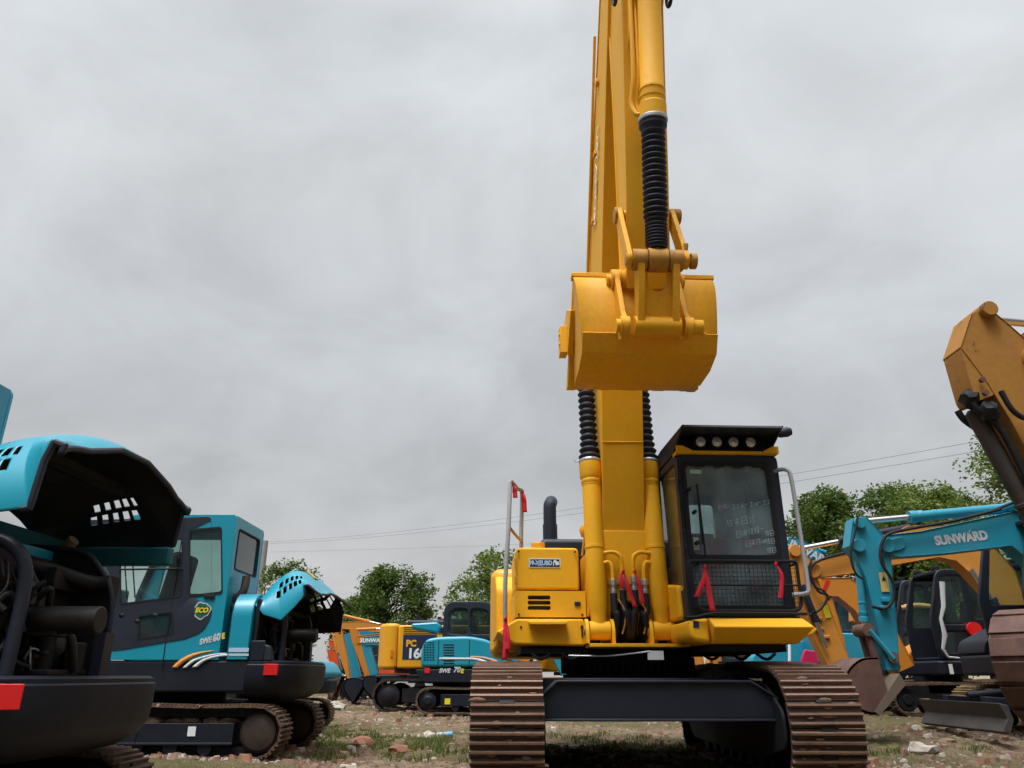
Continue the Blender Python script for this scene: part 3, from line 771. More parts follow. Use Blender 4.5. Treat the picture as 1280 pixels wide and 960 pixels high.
    def glyph(x, z, s, kind):
        strokes = {'h': [((0,.8),(1,.85)),((.5,1),(.5,0)),((0,.45),(1,.5)),((.5,.5),(.1,.1)),((.5,.5),(.95,.1))],
                   'b': [((0,1),(0,0)),((0,1),(1,1)),((1,1),(1,0)),((0,.5),(1,.5)),((0,0),(1,0))],
                   'k': [((.2,1),(.05,.5)),((.15,.7),(.15,0)),((.4,.8),(1,.85)),((.7,1),(.7,0)),((.4,.4),(1,.4)),((.4,0),(1,.05))],
                   '3': [((.1,.95),(.8,.9)),((.8,.9),(.4,.55)),((.4,.55),(.85,.3)),((.85,.3),(.1,0))],
                   '2': [((.1,.8),(.5,1)),((.5,1),(.8,.7)),((.8,.7),(.1,0)),((.1,0),(.9,.05))],
                   '6': [((.7,1),(.2,.4)),((.2,.4),(.3,0)),((.3,0),(.8,.15)),((.8,.15),(.6,.45)),((.6,.45),(.2,.35))],
                   '-': [((0,.5),(.7,.55))], 'w': [((0,.6),(.2,0)),((.2,0),(.45,.6)),((.45,.6),(.7,0)),((.7,0),(1,.7))],
                   'y': [((.1,1),(.25,.8)),((0,.6),(.3,.55)),((.1,0),(.35,.35)),((.5,.9),(1,.95)),((.55,.5),(1,.55)),((.75,1),(.75,.1)),((.45,.05),(1,.1))]}[kind]
        for (a0, b0), (a1, b1) in strokes:
            p = [(x+(a+R2.uniform(-.06,.06))*s*.8, cy0+.008, z+(b+R2.uniform(-.06,.06))*s+ a*s*.12) for a, b in ((a0,b0),(a1,b1))]
            wr.tube(p, .0019, 4)
    for row, x, z, s, dx, dz in (('kh-236-3w-22',.41,2.47,.055,.053,.0062),('khby',.48,2.32,.062,.088,.014),('bhyk-',.56,2.22,.055,.072,.014),('bhkw',.64,2.13,.055,.062,.012)):
        for i, ch in enumerate(row): glyph(cx0+x+i*dx*.83-.04, z+i*dz, s*(.8 if ch.isdigit() else 1), ch)
    for z in (2.24,2.165,2.08):
        for i, ch in enumerate('kb'): glyph(cx0+.80+i*.045, z, .045, ch)
    wr.build('handwriting', CHK, cab)
    # interior
    s = MB(MC); s.box((.72,-.55,1.52),(1.16,.0,1.95)); s.prism([(-.12,1.9),(.02,1.9),(.08,2.5),(-.02,2.52)], .72, 1.16, 'yz'); s.build('seat', SEATM, cab, bevel=.05, seg=3)
    s = MB(MC); s.box((.68,-.62,1.93),(1.2,-.1,1.99)); s.prism([(-.17,2.0),(-.10,2.0),(-.06,2.52),(-.13,2.52)], .70, 1.18, 'yz'); s.build('seat_cover', REDS, cab, bevel=.03, seg=2)
    for x in (.62,1.18): MB(MC).box((x,-.95,1.55),(x+.13,-.35,2.06)).build('console', SEATM, cab, bevel=.03)
    for x in (.66,1.24): MB(MC).tube([(x,-.85,2.0),(x,-.9,2.18),(x,-.88,2.24)], .018, 8, 2).build('joystick', BLKM, cab)
    for x in (.66,.80,1.02):
        s = MB(MC); s.prism(rnd_poly([(x,1.72),(x+.13,1.75),(x+.16,2.20),(x-.05,2.23),(x-.02,2.0)],.03), -1.589, -1.583, 'xz'); s.build('red_cloth', REDS, cab)
    s = MB(MC); s.tube([(.60,cy0-.03,2.0),(.585,cy0-.03,2.5),(.575,cy0-.03,2.72)], .009, 6); s.build('wiper_arm', BLKM, cab)
    s = MB(MC); s.box((.568,cy0-.05,2.15),(.58,cy0-.03,2.68)); s.cyl((.53,cy0-.06,2.16),(.53,cy0,2.16),.02,10)
    s.cyl((.53,cy0-.06,2.45),(.53,cy0,2.45),.018,10); s.cyl((.50,cy0-.05,2.67),(.50,cy0,2.67),.018,10); s.build('wiper_blade', BLKM, cab)
    # side hoses/brackets on left pillar
    s = MB(MC)
    for z in (2.1,2.25,2.5,2.75,2.85): s.cyl((.42,cy0-.02,z),(.42,cy0,z),.014,8)
    s.tube([(.42,cy0-.015,2.9),(.40,cy0-.02,2.7),(.425,cy0-.02,2.5),(.43,cy0-.015,2.3)], .007, 6, 4); s.build('pillar_trim', BLKM, cab)
    # roof guard / visor with four lamps
    vs = MB(MC)
    vs.prism([(-1.92,3.21),(-1.90,3.24),(-1.0,3.24),(-1.0,3.21)], .42, 1.38, 'yz')
    vs.prism([(-1.0,3.21),(-1.0,3.24),(.10,3.12),(.10,3.09)], .42, 1.38, 'yz')
    for x in (.405, 1.37): vs.prism([(-1.92,3.235),(-1.0,3.235),(.12,3.11),(.12,3.06),(-1.5,3.06),(-1.62,3.12)], x, x+.022, 'yz')
    vs.box((.43,-1.50,3.055),(1.37,-1.47,3.215))
    vs.build('roof_visor', CHAR, cab, bevel=.006)
    yb = MB(MC); yb.box((.40,-1.66,3.025),(1.41,-1.50,3.055)); yb.prism([(.40,3.03),(.40,3.10),(.46,3.10),(.56,3.05),(.56,3.03)], -1.68, -1.64, 'xz'); yb.prism([(1.41,3.03),(1.41,3.10),(1.35,3.10),(1.25,3.05),(1.25,3.03)], -1.68, -1.64, 'xz'); yb.build('roof_trim', YEL, cab, bevel=.005)
    MB(MC).box((.44,-1.62,3.06),(1.36,-1.58,3.10)).build('lamp_rail', BLKM, cab, bevel=.004)
    for x in (.64,.80,.965,1.135):
        l = MB(MC); l.lathe((x,-1.60,3.145),(x,-1.69,3.135),[(0,.03),(.3,.055),(.9,.06),(1,.060),(1.001,.05)],24); l.tube([(x-.06,-1.64,3.14),(x-.05,-1.62,3.08),(x+.05,-1.62,3.08),(x+.06,-1.64,3.14)],.007,6); l.cyl((x,-1.64,3.19),(x,-1.64,3.235),.012,8)
        lo = l.build('work_lamp', BLKM, cab)
        l = MB(MC); l.lathe((x,-1.686,3.135),(x,-1.70,3.134),[(0,.049),(.6,.046),(1,.02)],24); l.lathe((x,-1.698,3.134),(x,-1.704,3.134),[(0,.022),(1,.012)],16); l.build('lens', LAMPG, lo)
    l = MB(MC); l.tube([(1.36,-1.6,3.2),(1.42,-1.66,3.22)], .012, 8); l.lathe((1.41,-1.68,3.23),(1.55,-1.70,3.25),[(0,.02),(.15,.045),(.7,.05),(1,.035)],16); l.build('roof_camera', CHAR, cab)
    # front mesh guard
    g = MB(MC); gy = cy0-.10
    loop = rnd_poly([(.455,1.545),(1.42,1.545),(1.42,1.985),(.42,1.985)], [.10,.10,.03,.03], 6)
    L3 = [(x, gy, z) for x, z in loop]; L3.append(L3[0])
    g.tube(L3, .016, 10); g.tube([(.43,gy,1.77),(1.42,gy,1.77)], .009, 8)
    for x in (.50,1.40): g.tube([(x,gy,1.96),(x,cy0+.01,1.96)], .012, 8); g.tube([(x,gy,1.57),(x,cy0+.01,1.57)], .012, 8)
    gd = g.build('front_guard', BLKM, cab)
    w = MB(MC)
    for i in range(25):
        x = .47+i*.0385; w.box((x-.0018,gy-.002,1.56),(x+.0018,gy+.002,1.98))
    for i in range(11):
        z = 1.58+i*.038; w.box((.45,gy-.0022,z-.0018),(1.41,gy+.0022,z+.0018))
    w.build('wire_mesh', BLKM, gd)
    lp = MB(MC); lp.box((.44,cy0-.02,1.50),(1.37,cy0-.002,1.60)); lp.build('kick_plate', BLKM, cab, bevel=.005)
    # cab sill with its pointed end and folded nose
    sl = MB(MU)
    y0 = -1.93
    A = [(.40,y0+.10,1.475),(.42,y0,1.395),(.44,y0+.16,1.265),(.42,.9,1.265),(.40,.9,1.475)]
    Bq = [(1.25,y0+.10,1.475),(1.31,y0,1.395),(1.21,y0+.16,1.265),(1.21,.9,1.265),(1.25,.9,1.475)]
    Apt = [sl.v(p) for p in A]; Bpt = [sl.v(p) for p in Bq]
    tip = None
    sl.f(Apt); sl.f(list(reversed(Bpt)))
    for i in range(5):
        j = (i+1) % 5; sl.f([Apt[i], Bpt[i], Bpt[j], Apt[j]])
    sl.build('cab_sill', YEL, root, bevel=.014, seg=3)
    e = MB(MU); e.prism([(1.23,1.47),(1.38,1.385),(1.33,1.34),(1.21,1.30)], y0+.12, .6, 'xz'); e.build('sill_end', YEL, root, bevel=.012)
    k = MB(MU)   # yellow nose left of the cab sill
    k.prism(rnd_poly([(.24,1.29),(.42,1.27),(.42,1.48),(.24,1.46)], [.08,0,0,.05]), -1.78, -.3, 'xz'); k.build('sill_nose', YEL, root, bevel=.03, seg=3)
    MB(MU).box((.275,-1.786,1.395),(.325,-1.779,1.45)).build('warning_label', NDEC, root)
    MB(MU).tube([(.22,-1.72,1.49),(.30,-1.80,1.485),(.42,-1.84,1.51),(.60,-1.84,1.515),(1.3,-1.80,1.515)], .014, 8, 4).build('rubber_edge', BLKM, root)
    k = MB(MU); k.prism(rnd_poly([(-1.45,1.49),(-.3,1.49),(-.3,1.80),(-.9,1.86),(-1.40,1.80)], .06), .25, .40, 'yz'); k.build('cab_side_box', YEL, root, bevel=.025, seg=3)
    # handrails
    hr = MB(MU @ T(-.19,0,0))
    tub = [(1.435,-1.60,2.86),(1.47,-1.66,2.87),(1.52,-1.72,2.85),(1.54,-1.74,2.76),(1.545,-1.76,2.3),(1.545,-1.78,1.78),(1.53,-1.78,1.70),(1.47,-1.72,1.69),(1.42,-1.70,1.69)]
    hr.tube(tub, .02, 12, 4); hr.build('handrail', GREYP, root)
    lr = MB(MU)
    lr.tube([(-1.36,-.95,1.44),(-1.36,-1.0,1.9),(-1.33,-.98,2.4),(-1.31,-.90,2.87),(-1.29,-.86,2.91),(-1.22,-.55,2.92),(-1.17,-.42,2.93),(-1.155,-.38,2.88),(-1.165,-.36,2.5),(-1.165,-.36,2.24)], .023, 12, 4)
    lr.build('handrail', GREYP, root)
    lr = MB(MU); lr.tube([(-1.335,-.97,2.45),(-1.30,-.85,2.42),(-1.22,-.60,2.38),(-1.165,-.38,2.38)], .015, 10, 4); lr.build('handrail_rung', plain('tan_wrapped_rung',(.38,.26,.12),.6), root)
    # mirrors
    for (x, y, z) in ((.30,-.35,2.55),):
        k = MB(MU); k.prism(rnd_poly([(x-.09,z-.07),(x+.09,z-.07),(x+.1,z+.06),(x-.02,z+.10),(x-.1,z+.04)], .03), y, y+.05, 'xz'); k.tube([(x,y+.02,z-.06),(x,y+.05,z-.4),(x,y+.1,z-.7)], .014, 8); k.build('mirror', YEL2, root, bevel=.01)
    k = MB(MU); k.blob((-.37,.35,2.62),.06,2,.2,3,(1,.4,1.2)); k.tube([(-.37,.35,2.55),(-.40,.4,2.3)],.014,8); k.build('mirror', YEL2, root)
    # underside lines and label
    k = MB(MU); k.box((-.02,-1.19,1.14),(.13,-1.17,1.22)); k.build('plate_label', WHT, root)
    k = MB(MU); k.tube([(-.75,-1.0,1.18),(-.4,-1.12,1.175),(-.12,-1.17,1.20),(.0,-1.19,1.215)], .008, 6, 3); k.build('grease_line', STEEL, root)
    k = MB(MU); k.box((-1.2,-.80,1.20),(-.5,.3,1.262)); k.box((.45,-1.62,1.20),(1.15,.3,1.262)); 
    for x in (-1.1,-.8,.6,.9,1.15): k.tube([(x,-.8,1.21),(x+.1,-.82,1.15),(x+.2,-.8,1.21)], .016, 8, 3)
    k.build('belly_plate', BLKM, root, bevel=.006)
    return root
BIG = big_excavator()

# ---- red ribbons tied to the machine: each hangs from it and is a thing of its own
def ribbon(label, pts_list, width=.05):
    """pts_list: list of strips; each strip a list of (x,y,z) machine-local points"""
    M = T(1.25,8.8,-.12) @ RZ(2.5)
    c0 = M @ Vector(pts_list[0][0])
    mb = MB(T(*(-c0)) @ M)
    for si, strip in enumerate(pts_list):
        P = catmull([Vector(p) for p in strip], 4); n = len(P); rows = []
        for i, p in enumerate(P):
            w = width*(.35 + .65*min(1, i/(n*.5)))
            tw = math.sin(i*.8+si)*.35
            d = Vector((math.cos(tw), math.sin(tw)*.8, 0))
            rows.append([tuple(p - d*w/2), tuple(p + Vector((0,.006*math.sin(i),0))), tuple(p + d*w/2)])
        mb.grid(rows)
    # knot
    p = Vector(pts_list[0][0]); mb.blob(tuple(p), .022, 1, .2, 1)
    o = mb.build('ribbon', REDF, None, solid=.003, loc=c0)
    tag(o, label, 'ribbon', 'red ribbons tied to the yellow excavator')
gy = -1.74
ribbon('red ribbon with two spread tails on the left of the black mesh guard', [[(.44,gy,1.93),(.425,gy-.01,1.85),(.38,gy-.015,1.75),(.335,gy-.01,1.66)],[(.44,gy,1.93),(.445,gy-.01,1.80),(.455,gy-.01,1.66),(.47,gy-.012,1.54)]], .05)
ribbon('red ribbon hanging nearly straight, right side of the black mesh guard', [[(1.10,gy,1.96),(1.13,gy-.01,1.88),(1.13,gy-.012,1.80),(1.11,gy-.01,1.70),(1.095,gy-.01,1.655)]], .045)
ribbon('red ribbon hanging from the foot of the left wrapped handrail', [[(-1.36,-1.0,1.52),(-1.365,-1.01,1.40),(-1.355,-1.01,1.28),(-1.37,-1.0,1.14)],[(-1.36,-1.0,1.52),(-1.34,-1.01,1.38),(-1.335,-1.01,1.22)]], .05)
ribbon('short red ribbon at the top of the near pole of the left handrail', [[(-1.29,-.88,2.89),(-1.265,-.88,2.85),(-1.26,-.88,2.80),(-1.255,-.88,2.74)]], .05)
ribbon('short red ribbon at the top of the far pole of the left handrail', [[(-1.16,-.40,2.93),(-1.14,-.43,2.86),(-1.135,-.43,2.78),(-1.13,-.43,2.68)]], .055)
bx = -.13
ribbon('red ribbon tied to a hose fitting left of centre below the boom', [[(bx-.06,-1.06,1.97),(bx-.03,-1.08,1.86),(bx+.0,-1.08,1.74),(bx+.035,-1.08,1.63)],[(bx-.06,-1.06,1.97),(bx-.09,-1.07,1.90),(bx-.07,-1.07,1.80)]], .045)
ribbon('red ribbon tied to a hose fitting right of centre below the boom', [[(bx+.055,-1.06,1.97),(bx+.085,-1.08,1.88),(bx+.10,-1.08,1.78),(bx+.115,-1.08,1.66)]], .045)
def catpoly(p): return rnd_poly(p, .08)
# ================================================================== the two teal excavators with open engine hoods
def teal_excavator(label, loc, hood_angle, group, fine=False):
    near = fine
    root = empty('crawler_excavator', loc, label, 'excavator', group)
    R0 = (-3.7, 9.35, .10)
    def q(px, py, Y=8.5):
        p = at(px, py, Y); return (p.x - R0[0], p.z - R0[2])
    def Q(*a, Y=8.5): return [q(x, y, Y) for x, y in a]
    yN = -.85
    # ---- tracks
    path = belt_path(-1.13,.245,.235,1.13,.245,.235,[(.9,.485),(.45,.475),(0,.49),(-.45,.468),(-.9,.485)], n=12)
    # belt_path expects first the +side wheel; swap so x grows to the rear
    for y in (-.74, .74):
        mb = MB(); track_belt(mb, path, .135, y, .40, 'x', (MUDT, MUDT, DKST, BLKM), rib_h=.020, detail=fine or True, th=.016)
        mb.build('track', parent=root); track_mud(path, .135, y, .40, 'x', Matrix.Identity(4), root, 160, 9, out=.012)
        f = MB(); f.box((-.95,y-.17,.13),(.88,y+.17,.33)); f.box((-.95,y-.175,.125),(.88,y-.165,.150)); f.box((-.10,y-.176,.15),(-.09,y-.165,.33))
        for x in (-.8,-.45,-.1,.25,.6): f.cyl((x,y-.15,.10),(x,y+.15,.10),.075,14)
        f.build('track_frame', BLK, root, bevel=.008)
        for x, nm in ((1.13,'drive_sprocket'),(-1.13,'idler')):
            w_ = MB(); w_.lathe((x,y-.16,.245),(x,y+.16,.245),[(0,.10),(.05,.17),(.12,.18),(.15,.20),(.8,.20),(1,.12)],24); w_.build(nm, DKST, root)
        m = MB()
        for i in range(9): m.blob((-.8+i*.2+rnd.uniform(-.05,.05), y-.02, .34), rnd.uniform(.06,.11), 2, .3, i, (1.6,1.2,.6))
        m.build('mud', ROCK_CLAY, root)
    m = MB(); m.box((-.85,-.917,.195),(-.70,-.912,.265)); m.build('yellow_label', YDEC, root)
    m = MB(); m.box((-.68,-.917,.19),(-.55,-.912,.28)); m.build('access_hole', BLKM, root)
    m = MB(); m.box((.42,-.917,.21),(.50,-.912,.30)); m.build('white_label', WHT, root)
    m = MB(); m.box((-.5,-.6,.3),(.5,.6,.5)); m.cyl((0,0,.45),(0,0,.66),.42,30); m.build('centre_frame', BLKM, root, bevel=.01)
    # ---- revolving frame skirt
    sk = MB()
    xr = q(308,840)[0]
    sk.prism(rnd_poly([(-1.35,-.84),(xr,-.84),(xr,.84),(-1.2,.84)], [.2,0,0,.2]), .62, .93, 'xy')
    sk.build('skirt', BLK, root, bevel=.02)
    # ---- counterweight (rounded tail, drawn in toward the ground)
    cw = MB()
    def tail(g, z):
        pts = []
        for i in range(25):
            a = -PI/2 + PI*i/24
            ca, sa = math.cos(a), math.sin(a)
            x = xr + (1.47-g-xr)*(abs(ca)**.52); y = (.86-g)*math.copysign(abs(sa)**.68, sa)
            pts.append(cw.v((x, y, z)))
        return pts
    rings = [tail(g, z) for g, z in ((.30,.52),(.16,.545),(.06,.60),(.01,.68),(0,.78),(0,.885),(.012,.895),(.012,.915),(.04,.93))]
    for A, B in zip(rings, rings[1:]):
        for i in range(24): cw.f([A[i], A[i+1], B[i+1], B[i]])
        cw.f([A[0], B[0], B[-1], A[-1]])
    cw.f(list(reversed(rings[0]))); cw.f(rings[-1])
    cwo = cw.build('counterweight', BLK, root, sharp=40)
    t = MB(); t.prism(rnd_poly([(xr,.925),(1.17,.925),(1.13,1.09),(xr,1.09)], [0,0,.05,0]), -.83, -.72, 'xz'); t.build('tray_panel', CHAR, root, bevel=.015, seg=3)
    t = MB(); t.prism([(xr+.005,.925),(xr+.16,.925),(xr+.16,1.13),(xr+.005,1.13)], -.838, -.80, 'xz'); t.build('bay_panel', BLK, root, bevel=.01)
    c0 = q(331,830); c1 = q(347,844)
    t = MB(T(c0[0]+(.17 if near else 0), -.862+(.035 if near else 0), 0) @ RZ(18 if near else 2)); t.prism(rnd_poly(rect(0,c1[1],c1[0]-c0[0],c0[1]), .004), -.012, .0, 'xz'); t.build('reflector', REDR, root, bevel=.003)
    # ---- engine bay
    e = MB(); e.box((xr+.02,-.45,.93),(1.05,.70,1.12)); e.box((xr+.02,.55,1.0),(.95,.80,1.50)); e.box((xr+.01,-.80,.93),(xr+.05,.80,1.56)); e.build('bay_floor', BLKM, root, bevel=.01)
    g = MB(); g.box((xr+.15,-.30,1.12),(.95,.15,1.38)); g.box((xr+.2,-.22,1.38),(.90,.08,1.50))
    for i in range(8): g.cyl((xr+.2+i*.09,-.30,1.20+.03*(i%2)),(xr+.2+i*.09,-.325,1.20+.03*(i%2)),.014,6)
    g.box((xr+.22,-.36,1.26),(.88,-.30,1.34)); g.box((xr+.25,-.34,1.12),(xr+.40,-.46,1.24)); g.lathe((.72,-.30,1.05),(.72,-.50,1.05),[(0,.06),(.3,.075),(.5,.05),(1,.055)],16)
    g.cyl((xr+.15,-.42,1.20),(xr+.6,-.42,1.20),.07,16)
    g.build('engine_block', ENG, root, bevel=.012)
    g = MB(); g.cyl((1.0,-.20,1.28),(1.03,-.20,1.28),.16,24); g.cyl((.96,-.08,1.12),(1.05,-.08,1.12),.09,20); g.cyl((1.03,-.20,1.28),(1.06,-.20,1.28),.05,14)
    for i in range(7):
        a = 2*PI*i/7; g.prism([(-.02,.03),(.02,.03),(.05,.19),(-.03,.19)], 1.06, 1.07, 'yz', M=T(0,-.20,1.28) @ RX(math.degrees(a)))
    g.build('fan', ENG, root)
    # pump cluster on the tray
    g = MB(); g.lathe((1.10,-.38,.98),(1.10,-.16,1.02),[(0,.05),(.05,.085),(.6,.09),(.7,.07),(1,.07)],20); g.cyl((1.08,-.30,.95),(1.08,-.30,1.22),.055,16); g.cyl((1.19,-.30,.94),(1.19,-.30,1.14),.05,16); g.cyl((1.19,-.30,1.14),(1.19,-.30,1.17),.03,12)
    g.blob((1.14,-.22,1.06),.09,2,.3,4); g.cyl((1.25,-.12,.94),(1.25,-.12,1.10),.06,16); g.box((1.02,-.42,.93),(1.30,-.05,.96))
    for i in range(6): g.cyl((1.04+i*.045,-.40,1.0+.02*(i%3)),(1.04+i*.045,-.43,1.0+.02*(i%3)),.014,6)
    g.build('hydraulic_pump', ENG, root, bevel=.006)
    MB().tube([(1.16,-.40,.95),(1.17,-.42,1.02),(1.20,-.42,1.06),(1.22,-.40,1.05)], .006, 6, 3).build('silver_wire', STEEL, root)
    MB().tube([(1.20,-.40,.95),(1.20,-.42,1.0),(1.18,-.41,1.07)], .005, 6, 3).build('silver_wire', STEEL, root)
    hs = [([(.55,-.62,1.62),(.78,-.60,1.50),(.86,-.45,1.46),(1.0,-.25,1.50),(1.18,.0,1.44),(1.29,.05,1.44)], .042),
          ([(.3,-.60,1.52),(.52,-.64,1.52),(.66,-.62,1.44),(.68,-.60,1.25),(.66,-.5,1.1)], .052),
          ([(1.02,-.40,.95),(.98,-.42,1.08),(1.05,-.42,1.20),(1.14,-.36,1.22),(1.18,-.3,1.15)], .018),
          ([(1.22,-.28,1.14),(1.29,-.26,1.13),(1.31,-.22,1.0),(1.30,-.2,.95)], .022),
          ([(.98,-.46,.95),(.95,-.48,1.1),(1.0,-.46,1.28),(1.1,-.4,1.3)], .012),
          ([(.90,-.55,.95),(.86,-.58,1.15),(.88,-.55,1.34),(.95,-.5,1.40)], .010),
          ([(.93,-.55,.95),(.90,-.58,1.2),(.93,-.55,1.36)], .009),
          ([(.95,-.35,1.0),(1.02,-.36,1.16),(1.12,-.33,1.19)], .025),
          ([(.4,-.45,1.1),(.5,-.5,1.3),(.65,-.48,1.36),(.8,-.45,1.3)], .014),
          ([(.35,-.5,1.35),(.5,-.52,1.42),(.7,-.5,1.36),(.8,-.42,1.2)], .018)]
    RR = random.Random(21)
    for i in range(22):
        a = V(RR.uniform(xr+.1,1.15), RR.uniform(-.66,-.30), RR.uniform(.95,1.45)); b = V(min(1.2,max(xr+.08,a.x+RR.uniform(-.35,.35))), RR.uniform(-.66,-.30), RR.uniform(.95,1.5))
        m1 = a.lerp(b,.35)+V(RR.uniform(-.08,.08),-.05,RR.uniform(-.05,.18)); m2 = a.lerp(b,.7)+V(RR.uniform(-.08,.08),-.04,RR.uniform(-.05,.15))
        hs.append(([a,m1,m2,b], RR.choice((.006,.008,.010,.014,.018))))
    for p, r in hs: MB().tube(p, r, 14, 6).build('hose', HOSE, root)
    st = MB(); st.tube([(.60,-.66,1.42),(.62,-.64,1.54),(.68,-.62,1.66),(.66,-.60,1.80)], [.04,.045,.045,.035], 16, 5) if False else st.tube([(.56,-.60,1.40),(.62,-.62,1.55),(.70,-.60,1.66),(.70,-.55,1.82)], .045, 16, 5)
    st.build('air_pipe', paint('dull_brown_rubber', (.035,.026,.022), .6, amt=.3, coat=0), root)
    MB().tube([(.80,.15,1.45),(.92,.12,1.62),(1.0,.10,1.70)], .035, 14, 5).build('exhaust_elbow', paint('tan_metal', (.16,.10,.06), .6, amt=.4, coat=0), root)
    # frame arches
    ar = MB(); ar.tube([(.1,-.60,1.60),(.85,-.60,1.60),(1.06,-.60,1.57),(1.17,-.60,1.47),(1.20,-.60,1.30),(1.20,-.60,.93)], .034, 12, 4); ar.build('bay_frame', CHAR, root)
    ap = MB(); ap.prism(rnd_poly([(.55,.93),(1.33,.93),(1.30,1.42),(1.12,1.62),(.55,1.66)], [0,0,.15,.25,0]), .06, .085, 'xz'); ap.build('bulkhead', BLKM, root, bevel=.006)
    ap = MB(); ap.tube([(.55,.05,1.66),(1.05,.05,1.63),(1.22,.05,1.52),(1.32,.05,1.35),(1.34,.05,1.05)], .016, 8, 4); ap.box((1.30,-.02,.93),(1.36,.08,1.16)); ap.build('bulkhead_trim', CHAR, root)
    # ---- teal cowl between cab and engine bay
    x0, x1 = q(286,800)[0], q(312,800)[0]
    zt = q(300,757)[1]; zb = .935
    cp = MB()
    sec = rnd_poly([(-.855,zb),(-.855,zt-.02),(-.72,zt+.14),(.72,zt+.14),(.855,zt-.02),(.855,zb)], [0,.12,.12,.12,.12,0], 5)
    cp.prism(sec, x0, x1, 'yz'); cp.build('cowl', TEAL, root, bevel=.01)
    # ---- cab
    xA, xB = q(118,740)[0], q(284,740)[0]
    zc0, zc1 = .935, q(270,643)[1]
    yF = .16
    HA = rnd_poly(Q((237,662),(277,659),(278,741),(237,746)), .03)
    HB = rnd_poly(Q((150,680),(229,672),(228,746),(150,756)), .04)
    HC = rnd_poly(Q((172,770),(217,764),(217,793),(172,800)), .03)
    side = rnd_poly([(xA,zc0),(xB,zc0),(xB,zc1),(xA+.22,zc1),(xA+.02,zc0+.75)], [0,0,.05,.12,.1])
    cb = MB()
    cb.prism(side, yN, yN+.03, 'xz', holes=[HA, HB, HC])
    HF = rnd_poly([(xA+.25,zc0+.75),(xB-.15,zc0+.75),(xB-.15,zc1-.12),(xA+.32,zc1-.12)], .05)
    cb.prism(side, yF-.03, yF, 'xz', holes=[HF])
    HR = rnd_poly([(yN+.13,zc0+.95),(yF-.13,zc0+.95),(yF-.13,zc1-.14),(yN+.13,zc1-.14)], .05)
    cb.prism([(yN+.03,zc0),(yF-.03,zc0),(yF-.03,zc1-.01),(yN+.03,zc1-.01)], xB-.035, xB-.002, 'yz', holes=[HR])
    cb.box((xA+.22,yN+.03,zc1-.05),(xB-.035,yF-.03,zc1-.005))
    cab = cb.build('cab', TEAL, root, bevel=.018, seg=3)
    # front posts and roof front in black
    fp = MB()
    for y in (yN+.03, yF-.08): fp.tube([(xA+.02,y+.02,zc0),(xA+.03,y+.02,zc0+.75),(xA+.24,y+.02,zc1-.05)], .028, 8)
    fp.build('front_post', CHAR, cab)
    dk = MB(); out = rnd_poly(Q((112,650),(264,646),(265,770),(254,790),(231,799),(155,812),(112,816)), [.02,.04,.12,.10,.0,.0,.02])
    dk.prism(out, yN-.006, yN-.001, 'xz', holes=[HA, HB, HC]); door = dk.build('door_panel', CHAR, cab, bevel=.002)
    for h in (HA, HB, HC): MB().prism(h, yN+.008, yN+.013, 'xz').build('side_window', GLS, cab)
    for h in (HA, HB, HC):
        P = [Vector(p) for p in h]; c = sum(P, Vector((0,0)))/len(P)
        inn = [tuple(p + (c-p).normalized()*.018) for p in P]; o2 = [tuple(p - (c-p).normalized()*.006) for p in P]
        MB().prism(o2, yN-.009, yN+.0, 'xz', holes=[inn]).build('window_seal', BLKM, cab)
    MB().prism(HF, yF-.02, yF-.015, 'xz').build('side_window', GLS, cab)
    MB().prism(HR, xB-.02, xB-.015, 'yz').build('rear_window', GLS, cab)
    P = [Vector(p) for p in HR]; c = sum(P, Vector((0,0)))/len(P)
    MB().prism([tuple(p-(c-p).normalized()*.012) for p in P], xB-.004, xB+.004, 'yz', holes=[[tuple(p+(c-p).normalized()*.02) for p in P]]).build('window_seal', BLKM, cab)
    s = MB(); s.tube([(*q(150,712)[:1], yN-.008, q(150,712)[1]), (q(229,712)[0], yN-.008, q(229,711)[1])], .010, 6); s.build('window_bar', BLKM, cab)
    s = MB(); a = q(231,650); b = q(231,835); s.box((a[0]-.004,yN-.0075,b[1]),(a[0]+.004,yN-.0005,a[1])); a = q(265,640); s.box((x0-.006,yN-.004,zb),(x0+.002,yN+.02,zt)); s.build('door_seam', BLKM, cab)
    s = MB(); a = q(262,746); s.box((a[0]-.06,yN-.022,a[1]-.015),(a[0]+.06,yN-.006,a[1]+.022)); s.build('door_handle', BLKM, cab, bevel=.006)
    s = MB(); a = q(222,700); s.cyl((a[0],yN-.05,a[1]),(a[0],yN,a[1]),.012,8); s.box((a[0]-.015,yN-.06,a[1]-.05),(a[0]+.015,yN-.04,a[1]+.05)); s.build('hinge', BLKM, cab)
    s = MB(); 
    for px in (150,160): s.tube([(q(px,660)[0],yN+.2,q(px,690)[1]),(q(px+6,700)[0],yN+.2,q(px,745)[1])], .008, 6)
    s.build('wiper_arm', BLKM, cab)
    s = MB(); s.box((-.72,-.60,zc0+.1),(-.2,-.12,zc0+.55)); s.prism([(-.28,zc0+.5),(-.12,zc0+.5),(-.02,zc0+1.15),(-.16,zc0+1.18)], -.6, -.12, 'xz'); s.build('seat', SEATM, cab, bevel=.05, seg=3)
    s = MB(); s.box((-.95,-.7,zc0),(-.8,-.55,zc0+.75)); s.box((-1.0,-.3,zc0+.3),(-.85,.0,zc0+.8)); s.build('console', LITG, cab, bevel=.03)
    MB().cyl((q(253,640)[0],yN+.2,zc1),(q(253,640)[0],yN+.2,zc1+.03),.02,10).build('roof_lamp', BLKM, cab)
    # markings
    c = q(253,763); em = MB()
    pts = []
    for i in range(40):
        a = 2*PI*i/40; r = .088*(1+.10*math.sin(3*a+1)+.06*math.sin(7*a)); pts.append((c[0]+r*math.cos(a), c[1]+r*math.sin(a)))
